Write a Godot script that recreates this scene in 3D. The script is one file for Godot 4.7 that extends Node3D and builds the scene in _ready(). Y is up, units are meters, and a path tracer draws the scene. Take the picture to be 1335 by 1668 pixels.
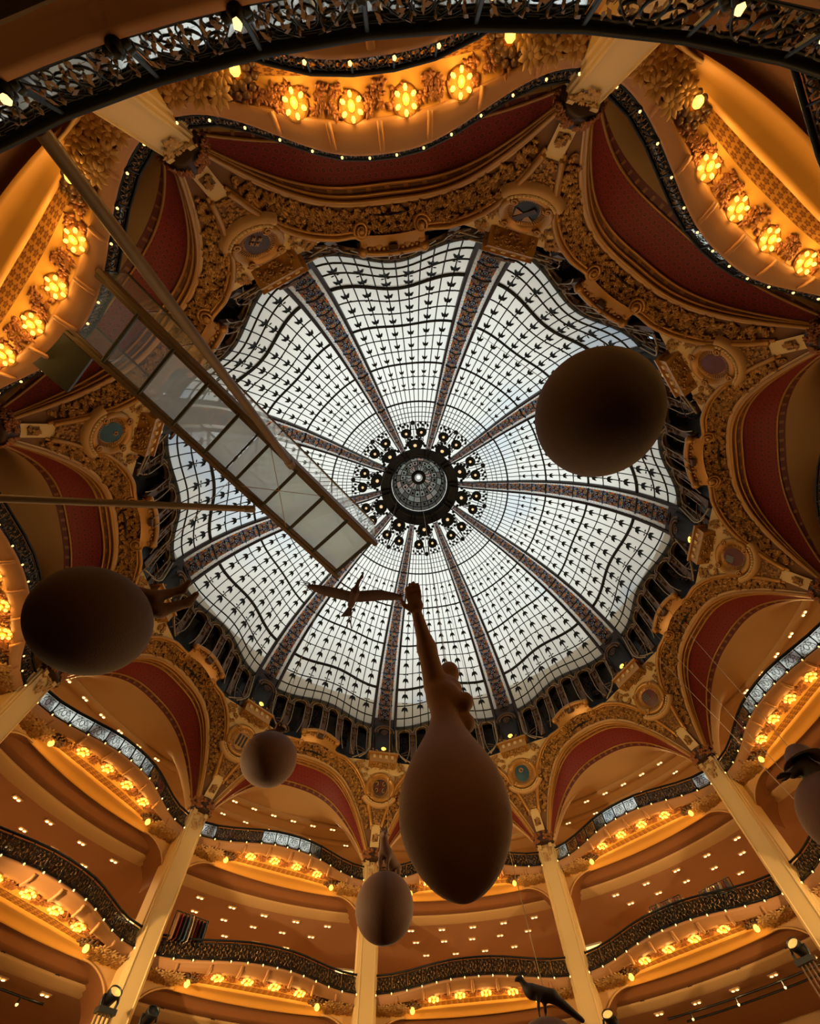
extends Node3D
# A department store's domed hall, seen from below: dome axis at the origin, y up, eye at y = 0.

const BAY := PI / 5.0
const PHASE := -1.910970
const EYE := Vector3(-0.2102, 0.0, 8.9615)
const DIRS := ["eleven o'clock", "half past twelve", "two o'clock", "quarter past three", "four o'clock", "five o'clock", "six o'clock", "seven o'clock", "half past eight", "half past nine"]
const BETWEEN := ["twelve o'clock", "one o'clock", "half past two", "half past three", "half past four", "half past five", "half past six", "half past seven", "nine o'clock", "half past ten"]
const COLUMNS := ["at upper left, hanging down beside the near railing", "at upper right, running up to the near railing", "at the right edge level with the dark ball", "at the right edge below the dark ball", "at lower right, widest of the columns", "standing just right of the large egg figure", "standing behind the ball with the goat", "standing at lower left", "beside the left hanging ball", "at the left edge above the steel strut"]
const SHORT := ["at the picture's top", "at upper right", "beside the dark ball", "below the slanting wires", "right of the egg figure", "behind the egg figure", "left of the goat", "at lower left", "behind the left egg", "by the glass walkway"]
const ORD := ["first", "second", "third", "fourth", "fifth", "sixth", "seventh", "eighth", "ninth", "tenth", "eleventh", "twelfth", "thirteenth", "fourteenth", "fifteenth", "sixteenth", "seventeenth", "eighteenth", "nineteenth", "twentieth", "twenty-first", "twenty-second", "twenty-third", "twenty-fourth"]
const PLACES := ["at the top of the picture", "at upper right", "at the right edge beside the dark ball", "at right below the three hanging wires", "right of the large egg figure", "behind the large egg figure", "left of the column behind the goat", "at lower left", "at the left edge behind the hanging ball", "at upper left where the glass walkway starts"]

var used := {}
var M := {}
var rng := RandomNumberGenerator.new()


# ---------------------------------------------------------------- mesh helper
class MB:
	var v := PackedVector3Array()
	var uv := PackedVector2Array()
	var ix := PackedInt32Array()

	func add(p: Vector3, t := Vector2.ZERO) -> int:
		v.append(p)
		uv.append(t)
		return v.size() - 1

	func tri(a: Vector3, b: Vector3, c: Vector3) -> void:
		var k := v.size()
		for p in [a, b, c]:
			add(p, Vector2(p.x, p.z))
		ix.append_array([k, k + 1, k + 2])

	func quad(a: Vector3, b: Vector3, c: Vector3, d: Vector3) -> void:
		var k := v.size()
		add(a, Vector2(0, 0))
		add(b, Vector2(1, 0))
		add(c, Vector2(1, 1))
		add(d, Vector2(0, 1))
		ix.append_array([k, k + 1, k + 2, k, k + 2, k + 3])

	func surf(nu: int, nv: int, f: Callable, us := 1.0, vs := 1.0) -> void:
		var k := v.size()
		for i in nu + 1:
			for j in nv + 1:
				var a := float(i) / nu
				var b := float(j) / nv
				add(f.call(a, b), Vector2(a * us, b * vs))
		for i in nu:
			for j in nv:
				var p := k + i * (nv + 1) + j
				var q := p + nv + 1
				ix.append_array([p, q, q + 1, p, q + 1, p + 1])

	func tube(pts: Array, r: float, sides := 5, r2 := -1.0, closed := false) -> void:
		if r2 < 0.0:
			r2 = r
		var n := pts.size()
		var k := v.size()
		var up := Vector3.UP
		for i in n:
			var a: Vector3 = pts[posmod(i - 1, n)] if closed else pts[maxi(i - 1, 0)]
			var b: Vector3 = pts[posmod(i + 1, n)] if closed else pts[mini(i + 1, n - 1)]
			var d := (b - a).normalized()
			if absf(d.dot(up)) > 0.97:
				up = Vector3.RIGHT if absf(d.x) < 0.9 else Vector3.BACK
			var s := d.cross(up).normalized()
			up = s.cross(d).normalized()
			var rr := lerpf(r, r2, float(i) / maxi(n - 1, 1))
			for j in sides:
				var g := TAU * j / sides
				var c: Vector3 = pts[i]
				add(c + (s * cos(g) + up * sin(g)) * rr, Vector2(float(j) / sides, i))
		var m := n if closed else n - 1
		for i in m:
			for j in sides:
				var p := k + i * sides + j
				var p2 := k + i * sides + (j + 1) % sides
				var q := k + ((i + 1) % n) * sides + j
				var q2 := k + ((i + 1) % n) * sides + (j + 1) % sides
				ix.append_array([p, q, q2, p, q2, p2])
		if not closed and sides > 2:
			for e in [0, n - 1]:
				var c0 := add(pts[e])
				for j in sides:
					var p: int = k + e * sides + j
					var p2: int = k + e * sides + (j + 1) % sides
					if e == 0:
						ix.append_array([c0, p, p2])
					else:
						ix.append_array([c0, p2, p])

	func box(x: Transform3D, s: Vector3) -> void:
		var h := s * 0.5
		var c := []
		for i in 8:
			c.append(x * Vector3(h.x if i & 1 else -h.x, h.y if i & 2 else -h.y, h.z if i & 4 else -h.z))
		quad(c[0], c[1], c[3], c[2])
		quad(c[4], c[6], c[7], c[5])
		quad(c[0], c[4], c[5], c[1])
		quad(c[2], c[3], c[7], c[6])
		quad(c[0], c[2], c[6], c[4])
		quad(c[1], c[5], c[7], c[3])

	# a box with its four long edges (along z) chamfered, for bars that catch light
	func bar(a: Vector3, b: Vector3, w: float, h: float, up := Vector3.UP) -> void:
		var d := (b - a).normalized()
		var s := d.cross(up).normalized()
		var u := s.cross(d).normalized()
		var e := minf(w, h) * 0.18
		var ring := [Vector2(-w / 2 + e, -h / 2), Vector2(w / 2 - e, -h / 2), Vector2(w / 2, -h / 2 + e), Vector2(w / 2, h / 2 - e), Vector2(w / 2 - e, h / 2), Vector2(-w / 2 + e, h / 2), Vector2(-w / 2, h / 2 - e), Vector2(-w / 2, -h / 2 + e)]
		for j in 8:
			var p: Vector2 = ring[j]
			var q: Vector2 = ring[(j + 1) % 8]
			quad(a + s * p.x + u * p.y, a + s * q.x + u * q.y, b + s * q.x + u * q.y, b + s * p.x + u * p.y)
		for c in [a, b]:
			for j in 6:
				tri(c + s * ring[0].x + u * ring[0].y, c + s * ring[j + 1].x + u * ring[j + 1].y, c + s * ring[j + 2 if j < 6 else 7].x + u * ring[j + 2 if j < 6 else 7].y)

	func lathe(prof: Array, n: int, x := Transform3D(), part := 1.0) -> void:
		surf(n, prof.size() - 1, func(a: float, b: float) -> Vector3:
			var p: Vector2 = prof[roundi(b * (prof.size() - 1))]
			return x * Vector3(p.x * cos(a * TAU * part), p.y, p.x * sin(a * TAU * part)))

	func ball(c: Vector3, r: Vector3, n := 8, m := 5, b := Basis()) -> void:
		surf(n, m, func(s: float, t: float) -> Vector3:
			return c + b * (r * Vector3(sin(t * PI) * cos(s * TAU), cos(t * PI), sin(t * PI) * sin(s * TAU))))

	func join(o: MB, x: Transform3D) -> void:
		var k := v.size()
		v.append_array(x * o.v)
		uv.append_array(o.uv)
		for i in o.ix:
			ix.append(i + k)

	func mesh() -> ArrayMesh:
		var n := PackedVector3Array()
		n.resize(v.size())
		for t in range(0, ix.size(), 3):
			var a := v[ix[t]]
			var w := (v[ix[t + 2]] - a).cross(v[ix[t + 1]] - a)
			for j in 3:
				n[ix[t + j]] += w
		for i in n.size():
			n[i] = n[i].normalized() if n[i].length_squared() > 1e-16 else Vector3.UP
		var arr := []
		arr.resize(Mesh.ARRAY_MAX)
		arr[Mesh.ARRAY_VERTEX] = v
		arr[Mesh.ARRAY_NORMAL] = n
		arr[Mesh.ARRAY_TEX_UV] = uv
		arr[Mesh.ARRAY_INDEX] = ix
		var m := ArrayMesh.new()
		m.add_surface_from_arrays(Mesh.PRIMITIVE_TRIANGLES, arr)
		return m


# ---------------------------------------------------------------- scene helpers
func numbered(called: String) -> String:
	var k: int = used.get(called, -1) + 1
	used[called] = k
	return called if k == 0 else "%s_%03d" % [called, k]


func tag(o: Node3D, label: String, category: String, group := "", kind := "") -> void:
	for e in [["label", label], ["category", category], ["group", group], ["kind", kind]]:
		if e[1]:
			o.set_meta(e[0], e[1])


func thing(called: String, label: String, category: String, at := Vector3.ZERO, turn := 0.0, group := "") -> Node3D:
	var o := Node3D.new()
	o.name = numbered(called)
	add_child(o)
	o.position = at
	o.rotation.y = turn
	tag(o, label, category, group)
	return o


func inst(called: String, m: Mesh, mat: Material, parent: Node = null, x := Transform3D()) -> MeshInstance3D:
	var o := MeshInstance3D.new()
	o.mesh = m
	o.name = called if parent else numbered(called)
	o.transform = x
	if parent:
		parent.add_child(o, true)
	else:
		add_child(o)
	o.material_override = mat
	return o


func obj(called: String, b: MB, mat: Material, parent: Node = null) -> MeshInstance3D:
	return inst(called, b.mesh(), mat, parent)


func struct(called: String, b: MB, mat: Material, label := "") -> MeshInstance3D:
	var o := obj(called, b, mat)
	o.set_meta("kind", "structure")
	if label:
		o.set_meta("label", label)
	return o


func dup(root: Node3D, i: float, label: String, group := "") -> Node3D:
	var r: Node3D = root.duplicate()
	r.name = numbered(String(root.name).rstrip("0123456789").trim_suffix("_"))
	add_child(r)
	r.rotation.y = PHASE + BAY * i
	r.set_meta("label", label)
	if group:
		r.set_meta("group", group)
	return r


func L(u: float, r: float, y: float) -> Vector3:      # a point of a bay in the bay's own frame
	return Vector3(r * cos(BAY * u), y, -r * sin(BAY * u))


func W(i: float, r: float, y: float) -> Vector3:      # the same in the hall
	var a := PHASE + BAY * i
	return Vector3(r * cos(a), y, -r * sin(a))


func mat(c: Color, rough := 0.7, metal := 0.0) -> StandardMaterial3D:
	var m := StandardMaterial3D.new()
	m.albedo_color = c
	m.roughness = rough
	m.metallic = metal
	m.cull_mode = BaseMaterial3D.CULL_DISABLED
	return m


func lit(c: Color, e: float) -> StandardMaterial3D:
	var m := mat(c, 0.5)
	m.emission_enabled = true
	m.emission = c
	m.emission_energy_multiplier = e
	return m


func noise_tex(freq: float, normal := false, strength := 4.0, octaves := 4) -> NoiseTexture2D:
	var n := FastNoiseLite.new()
	n.seed = 7
	n.frequency = freq
	n.fractal_octaves = octaves
	var t := NoiseTexture2D.new()
	t.width = 512
	t.height = 512
	t.seamless = true
	t.as_normal_map = normal
	t.bump_strength = strength
	t.noise = n
	return t


func bumpy(m: StandardMaterial3D, t: Texture2D, scale: float, amount := 0.5) -> StandardMaterial3D:
	m.normal_enabled = true
	m.normal_texture = t
	m.normal_scale = amount
	m.uv1_triplanar = true
	m.uv1_scale = Vector3.ONE * scale
	return m


func image_tex(w: int, h: int, f: Callable) -> ImageTexture:
	var im := Image.create(w, h, false, Image.FORMAT_RGB8)
	for y in h:
		for x in w:
			im.set_pixel(x, y, f.call(float(x) / w, float(y) / h))
	return ImageTexture.create_from_image(im)


# ---------------------------------------------------------------- materials
func materials() -> void:
	var fine := noise_tex(0.03, true, 3.0)
	M.cream = mat(Color(0.80, 0.66, 0.43), 0.62)
	M.cream2 = mat(Color(0.74, 0.56, 0.34), 0.6)
	M.fascia = mat(Color(0.66, 0.45, 0.26), 0.55)
	M.ceil = mat(Color(0.66, 0.47, 0.32), 0.75)
	M.ceil2 = mat(Color(0.76, 0.60, 0.40), 0.7)
	M.brown = mat(Color(0.50, 0.30, 0.15), 0.6)
	M.gold = mat(Color(0.68, 0.47, 0.20), 0.38, 0.35)
	M.goldlit = mat(Color(0.80, 0.56, 0.24), 0.5, 0.1)
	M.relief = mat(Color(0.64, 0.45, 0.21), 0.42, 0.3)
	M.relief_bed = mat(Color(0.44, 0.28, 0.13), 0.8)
	M.relief2 = mat(Color(0.74, 0.54, 0.27), 0.4, 0.3)
	M.leaf2 = mat(Color(0.58, 0.34, 0.15), 0.5, 0.15)
	M.redband = mat(Color(0.34, 0.09, 0.05), 0.6)
	M.iron = mat(Color(0.055, 0.05, 0.045), 0.45, 0.5)
	M.lead = mat(Color(0.035, 0.04, 0.035), 0.5, 0.3)
	M.bronze = mat(Color(0.36, 0.24, 0.14), 0.45, 0.35)
	M.capital = mat(Color(0.24, 0.14, 0.07), 0.55, 0.2)
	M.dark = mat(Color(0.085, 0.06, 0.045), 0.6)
	M.ribwood = mat(Color(0.16, 0.075, 0.04), 0.5)
	M.tubing = mat(Color(0.62, 0.53, 0.40), 0.4, 0.2)
	M.steel = mat(Color(0.36, 0.27, 0.19), 0.45, 0.2)
	M.frame = mat(Color(0.17, 0.15, 0.10), 0.5, 0.2)
	M.black = mat(Color(0.02, 0.02, 0.022), 0.45)
	M.wire = mat(Color(0.62, 0.50, 0.36), 0.4, 0.3)
	M.white = mat(Color(0.85, 0.82, 0.75), 0.6)
	M.floor = mat(Color(0.42, 0.35, 0.27), 0.5)
	# paper-brown skin of the hanging figures, in lit and shaded copies of one brown
	M.clay_lit = bumpy(mat(Color(0.45, 0.29, 0.175), 0.8), noise_tex(0.045, true, 6.0, 5), 1.6, 0.7)
	M.clay_lit2 = bumpy(mat(Color(0.34, 0.20, 0.115), 0.75), noise_tex(0.045, true, 6.0, 5), 1.6, 0.6)
	M.umber = bumpy(mat(Color(0.25, 0.14, 0.08), 0.8), M.clay_lit.normal_texture, 1.6, 0.7)  # same brown, with the shade on the darkest balls put into the colour
	M.clayd = mat(Color(0.16, 0.09, 0.06), 0.7)
	M.bird = mat(Color(0.27, 0.12, 0.06), 0.75)
	# red cove: printed rows of round flowers
	var red := image_tex(256, 256, func(x: float, y: float) -> Color:
		var c := Color(0.46, 0.085, 0.04)
		for k in 9:
			var row := roundi(y * 4.0) + k / 3 - 1
			var shift := 0.5 if posmod(row, 2) else 0.0
			var col := roundi(x * 4.0 - shift) + k % 3 - 1
			var d := Vector2(x * 4.0 - shift - col, y * 4.0 - row).length()
			if d < 0.055:
				c = Color(0.56, 0.22, 0.13)
			elif d < 0.26:
				c = Color(0.33, 0.045, 0.022)
			elif d < 0.34:
				c = Color(0.58, 0.18, 0.09)
			elif d < 0.40 and sin(x * 160.0) * sin(y * 160.0) > 0.1:
				c = Color(0.36, 0.11, 0.07)
		return c)
	M.red = mat(Color.WHITE, 0.62)
	M.red.albedo_texture = red
	var frieze := image_tex(256, 64, func(x: float, y: float) -> Color:
		var seg := fposmod(x * 2.0, 1.0)
		if seg > 0.12 and seg < 0.88 and y > 0.3 and y < 0.78:
			return Color(0.30, 0.16, 0.07) if fposmod(x * 40.0, 1.0) < 0.5 or y > 0.7 else Color(0.62, 0.40, 0.18)
		return Color(0.60, 0.38, 0.17))
	M.frieze = mat(Color.WHITE, 0.5, 0.15)
	M.frieze.albedo_texture = frieze
	var fan := image_tex(256, 256, func(x: float, y: float) -> Color:
		var p := Vector2(fposmod(x * 6.0, 1.0) - 0.5, fposmod(y * 3.0 + (0.5 if int(x * 6.0) % 2 else 0.0), 1.0) - 0.5)
		var a := atan2(p.y, p.x)
		var d := p.length()
		var petal := 0.24 + 0.22 * absf(cos(a * 2.5))
		if d < petal * 0.45:
			return Color(0.58, 0.36, 0.13)
		return Color(0.46, 0.26, 0.09) if d < petal else Color(0.72, 0.48, 0.19))
	M.fan = mat(Color.WHITE, 0.55)
	M.fan.albedo_texture = fan
	# stained glass of the ribs: small panes of many colours in dark leading
	var r2 := RandomNumberGenerator.new()
	r2.seed = 5
	var cells := []
	for i in 90:
		var pal := [Color(0.86, 0.42, 0.16), Color(0.45, 0.52, 0.62), Color(0.72, 0.62, 0.42), Color(0.55, 0.32, 0.42), Color(0.36, 0.44, 0.58), Color(0.80, 0.60, 0.24), Color(0.62, 0.52, 0.50), Color(0.34, 0.22, 0.22)]
		cells.append([Vector2(r2.randf(), r2.randf()), pal[r2.randi() % pal.size()]])
	var mosaic := image_tex(128, 128, func(x: float, y: float) -> Color:
		var p := Vector2(absf(x - 0.5) * 2.0, y)
		var best := 9.0
		var second := 9.0
		var c := Color.BLACK
		for e in cells:
			var d: float = ((e[0] - p) * Vector2(0.5, 1.0)).length()
			if d < best:
				second = best
				best = d
				c = e[1]
			elif d < second:
				second = d
		var q := Vector2(x - 0.5, y - 0.5).length()
		if second - best < 0.012 or absf(q - 0.2) < 0.02 or absf(q - 0.09) < 0.02:
			return Color(0.05, 0.04, 0.035)
		if q < 0.09:
			c = Color(0.42, 0.52, 0.66)
		return c)
	M.mosaic = mat(Color(1, 1, 1), 0.35)
	M.mosaic.albedo_texture = mosaic
	M.mosaic.backlight_enabled = true
	M.mosaic.backlight = Color(1.3, 1.3, 1.3)
	M.bead = mat(Color(1.0, 0.55, 0.32), 0.35)
	M.bead.backlight_enabled = true
	M.bead.backlight = Color(1.9, 1.9, 1.9)
	M.beadbed = mat(Color(0.92, 0.42, 0.22), 0.4)
	M.beadbed.backlight_enabled = true
	M.beadbed.backlight = Color(1.6, 1.6, 1.6)
	M.rubyglass = mat(Color(0.75, 0.05, 0.06), 0.3)
	M.rubyglass.emission_enabled = true
	M.rubyglass.emission = Color(0.8, 0.06, 0.05)
	M.rubyglass.emission_energy_multiplier = 0.35  # glow stands in for daylight that the recess wall keeps from the pane
	M.rubyglass.backlight_enabled = true
	M.rubyglass.backlight = Color(1.6, 1.6, 1.6)
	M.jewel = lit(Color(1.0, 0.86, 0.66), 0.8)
	# dome panes: obscured glass, half seen through
	M.panes = []
	for c in [Color(0.97, 0.98, 0.95), Color(0.95, 0.97, 0.96), Color(0.97, 0.96, 0.90), Color(0.92, 0.95, 0.98)]:
		M.panes.append(pane(c, 0.7))
	M.warmpanes = [pane(Color(0.97, 0.86, 0.60), 0.8), pane(Color(0.97, 0.72, 0.52), 0.8), pane(Color(0.96, 0.92, 0.74), 0.8), pane(Color(0.90, 0.94, 0.82), 0.75)]
	M.lanternpanes = [pane(Color(0.42, 0.43, 0.36), 0.985), pane(Color(0.50, 0.50, 0.42), 0.97), pane(Color(0.85, 0.50, 0.26), 0.97), pane(Color(0.35, 0.62, 0.60), 0.97)]
	for k in 4:
		M.lanternpanes[k].backlight = Color(0.55, 0.55, 0.55) if k != 0 else Color(0.3, 0.3, 0.3)
	M.deckglass = []
	for a in [0.12, 0.38, 0.78]:  # milkier outward: the brightening along the walkway is put into the opacity
		var dg := pane(Color(0.74, 0.93, 0.70), a)
		dg.backlight = Color(1.25, 1.25, 1.25)
		dg.roughness = 0.3
		M.deckglass.append(dg)
	M.clear = mat(Color(0.85, 0.93, 0.88, 0.12), 0.05)
	M.clear.transparency = BaseMaterial3D.TRANSPARENCY_ALPHA
	M.railgold = mat(Color(0.52, 0.38, 0.21), 0.45, 0.3)
	M.smoked = mat(Color(0.13, 0.12, 0.09, 0.62), 0.08)
	M.smoked.transparency = BaseMaterial3D.TRANSPARENCY_ALPHA
	M.mirror = mat(Color(0.97, 0.98, 0.97), 0.06, 1.0)
	M.globe = lit(Color(1.0, 0.80, 0.36), 1.7)
	M.globe2 = lit(Color(1.0, 0.66, 0.18), 1.4)
	M.bulb = lit(Color(1.0, 0.82, 0.50), 2.3)
	M.spot = lit(Color(1.0, 0.86, 0.60), 3.0)
	M.led = lit(Color(1.0, 0.78, 0.42), 1.6)
	M.tubelamp = lit(Color(1.0, 0.88, 0.60), 1.4)


func pane(c: Color, a: float) -> StandardMaterial3D:
	var m := mat(Color(c.r, c.g, c.b, a), 0.35)
	m.transparency = BaseMaterial3D.TRANSPARENCY_ALPHA
	m.backlight_enabled = true
	m.backlight = Color(1.7, 1.7, 1.7)
	return m


# ---------------------------------------------------------------- the dome
const PROFILE := [Vector2(1.7, 28.25), Vector2(2.2, 27.95), Vector2(3.0, 27.46), Vector2(4.3, 26.88), Vector2(5.6, 26.28), Vector2(6.7, 25.62), Vector2(7.6, 24.92), Vector2(8.48, 24.07), Vector2(9.27, 23.1), Vector2(10.0, 21.92), Vector2(10.46, 20.85), Vector2(10.72, 20.05), Vector2(10.98, 19.1), Vector2(11.2, 18.3)]


func rise(r: float) -> float:      # height of the dome at radius r
	for k in range(1, PROFILE.size()):
		var a: Vector2 = PROFILE[k - 1]
		var b: Vector2 = PROFILE[k]
		if r <= b.x or k == PROFILE.size() - 1:
			return cubic_interpolate(a.y, b.y, PROFILE[maxi(k - 2, 0)].y, PROFILE[mini(k + 1, PROFILE.size() - 1)].y, clampf((r - a.x) / (b.x - a.x), 0, 1))
	return 0.0


func dent(r: float) -> float:      # how far the middle of a gore is drawn in at radius r
	return 0.75 * pow(maxf(r - 5.0, 0.0) / 6.0, 2.2)


func G(u: float, r: float, inward := 0.0) -> Vector3:      # a point of the glass
	var w := sin(PI * clampf(u, 0.0, 1.0))
	return L(u, r - dent(r) * w * w * w - inward * 0.5, rise(r) - inward)


func lily() -> ArrayMesh:      # x across, z outwards down the slope, y out of the glass
	var b := MB.new()
	for a in [-72.0, -38.0, 0.0, 38.0, 72.0]:
		var g := deg_to_rad(a)
		var d := Vector3(sin(g), 0, cos(g))
		var s := Vector3(cos(g), 0, -sin(g))
		var n := 0.62 if absf(a) > 60 else (0.86 if a != 0.0 else 1.0)
		var tip := d * n * 0.5 + Vector3(0, 0, 0.06 + (0.16 if absf(a) > 60 else 0.0))
		var m1 := d * n * 0.24
		b.quad(Vector3(0, 0.02, 0), m1 + s * 0.075 + Vector3(0, 0.045, 0), tip, m1 - s * 0.075 + Vector3(0, 0.045, 0))
		b.quad(Vector3(0, -0.02, 0), m1 - s * 0.075, tip, m1 + s * 0.075)
	b.ball(Vector3(0, 0, -0.02), Vector3(0.11, 0.05, 0.09), 6, 4)
	for s in [-1.0, 1.0]:
		b.ball(Vector3(0.14 * s, 0.01, -0.42), Vector3(0.10, 0.03, 0.055), 6, 3)
	b.ball(Vector3(0, 0.01, -0.30), Vector3(0.05, 0.03, 0.05), 6, 3)
	return b.mesh()


func glass_gore() -> Node3D:
	var t := thing("glass_gore", "", "dome glass", Vector3.ZERO, 0, "glazed gores of the dome")
	var rings := [4.85, 5.45, 6.05, 6.7, 7.3, 7.87, 8.45, 8.98, 9.5, 10.0, 10.4, 10.66, 10.86]
	for k in rings.size() - 1:
		for c in 12:
			var b := MB.new()
			var u0 := 0.1 + 0.8 * c / 12.0
			b.surf(2, 2, func(x: float, y: float) -> Vector3: return G(u0 + 0.8 / 12.0 * x, lerpf(rings[k], rings[k + 1], y)), 1, 1)
			obj("pane", b, M.panes[0], t)
	var inner := [2.2, 2.9, 3.4, 3.8, 4.3, 4.85]
	for k in inner.size() - 1:
		var b := MB.new()
		b.surf(12, 2, func(x: float, y: float) -> Vector3: return G(0.1 + 0.8 * x, lerpf(inner[k], inner[k + 1], y)))
		obj("crown_pane", b, M.warmpanes[[0, 2, 0, 1, 3][k]], t)
	var lat := MB.new()
	for c in range(0, 13):
		var pts := []
		var r0 := 3.3 if c % 2 else 2.6
		for k in 25:
			pts.append(G(0.1 + 0.8 * c / 12.0, lerpf(r0, 10.86, k / 24.0), 0.015))
		lat.tube(pts, 0.018, 4, 0.026)
	for e in [[3.4, 0.014], [3.8, 0.014], [4.08, 0.012], [4.3, 0.014], [4.57, 0.012], [4.85, 0.04], [5.45, 0.016], [6.05, 0.016], [6.7, 0.042], [7.3, 0.018], [7.87, 0.018], [8.45, 0.05], [8.98, 0.02], [9.5, 0.02], [10.0, 0.072], [10.4, 0.024], [10.66, 0.026]]:
		var pts := []
		for k in 19:
			pts.append(G(0.095 + 0.81 * k / 18.0, e[0], 0.03))
		lat.tube(pts, e[1] * (1.35 if e[1] < 0.03 else 1.12), 5)
	obj("lead_lattice", lat, M.lead, t).set_meta("kind", "stuff")
	var lm := lily()
	for k in range(1, 11):
		for c in 6:
			var u := 0.1 + 0.8 * (2 * c + 1) / 12.0
			var r := lerpf(rings[k], rings[k + 1], 0.32 if k < 10 else 0.2)
			var p := G(u, r, 0.05)
			var z := (G(u, r + 0.1, 0.05) - p).normalized()
			var y := -p.cross(L(u + 0.25 / BAY, 1, 0)).cross(z)
			y = -(z.cross(L(u, 1, 0).cross(Vector3.UP))).normalized()
			if y.y > 0:
				y = -y
			var x := y.cross(z).normalized()
			var s := 0.067 * r
			inst("lily", lm, M.lead, t, Transform3D(Basis(x * s, y * s, z * s), p))
	# the crown: dark roundels with jewels, joined by curling lead
	var disc := MB.new()
	disc.lathe([Vector2(1.0, 0.0), Vector2(0.96, -0.14), Vector2(0.86, -0.18), Vector2(0.76, -0.12), Vector2(0.70, -0.04), Vector2(0.56, -0.06), Vector2(0.5, -0.16), Vector2(0.40, -0.16), Vector2(0.36, -0.05), Vector2(0.0, -0.05)], 20)
	var dm := disc.mesh()
	var jb := MB.new()
	jb.ball(Vector3(0, -0.1, 0), Vector3(0.27, 0.12, 0.27), 7, 3)
	var jm := jb.mesh()
	for e in [[0.5, 2.5, 0.40], [0.30, 3.25, 0.29], [0.70, 3.25, 0.29], [0.5, 3.78, 0.13]]:
		var p := G(e[0], e[1], 0.06)
		var slope := (G(e[0], e[1] + 0.1) - G(e[0], e[1])).normalized()
		var side := L(e[0], 1, 0).cross(Vector3.UP).normalized()
		var up := side.cross(slope).normalized()
		if up.y < 0:
			up = -up
		var bs: Basis = Basis(side, up, side.cross(up)) * float(e[2])
		var o := inst("roundel", dm, M.lead, t, Transform3D(bs, p))
		if e[2] > 0.2:
			inst("jewel", jm, M.jewel, o)
	var sc := MB.new()
	for s in [-1.0, 1.0]:
		for w in 3:
			var pts := []
			for k in 15:
				var q := k / 14.0
				pts.append(G(0.5 + s * (0.045 + 0.03 * w + 0.13 * q * q * (1 + w * 0.2)), lerpf(2.75, 3.75 - 0.2 * w, 1.0 - q), 0.03))
			sc.tube(pts, 0.022, 4)
		for k in 5:
			sc.ball(G(0.5 + s * (0.12 + 0.055 * k), 3.62 + 0.12 * (k % 2), 0.03), Vector3(0.09, 0.03, 0.07), 6, 4)
			sc.ball(G(0.5 + s * (0.07 + 0.07 * k), 2.95 - 0.13 * k, 0.03), Vector3(0.10, 0.04, 0.09), 6, 4)
	obj("crown_scroll", sc, M.lead, t).set_meta("kind", "stuff")
	var collar := MB.new()
	collar.surf(12, 1, func(x: float, y: float) -> Vector3: return G(x, lerpf(1.75, 2.25, y), 0.04))
	obj("crown_collar", collar, M.dark, t)
	return t


func rib_w(r: float) -> float:
	return 0.2 * BAY * r * 0.98


func R(x: float, r: float, drop: float) -> Vector3:      # a point of a rib: x from -1 to 1 across, drop below the glass
	var w := rib_w(r) * 0.5 * x
	var d := Vector2(r + 0.05, rise(r)).angle_to_point(Vector2(r - 0.05, rise(r - 0.1)))
	return Vector3(r - drop * 0.45, rise(r) - drop, -w)


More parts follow.
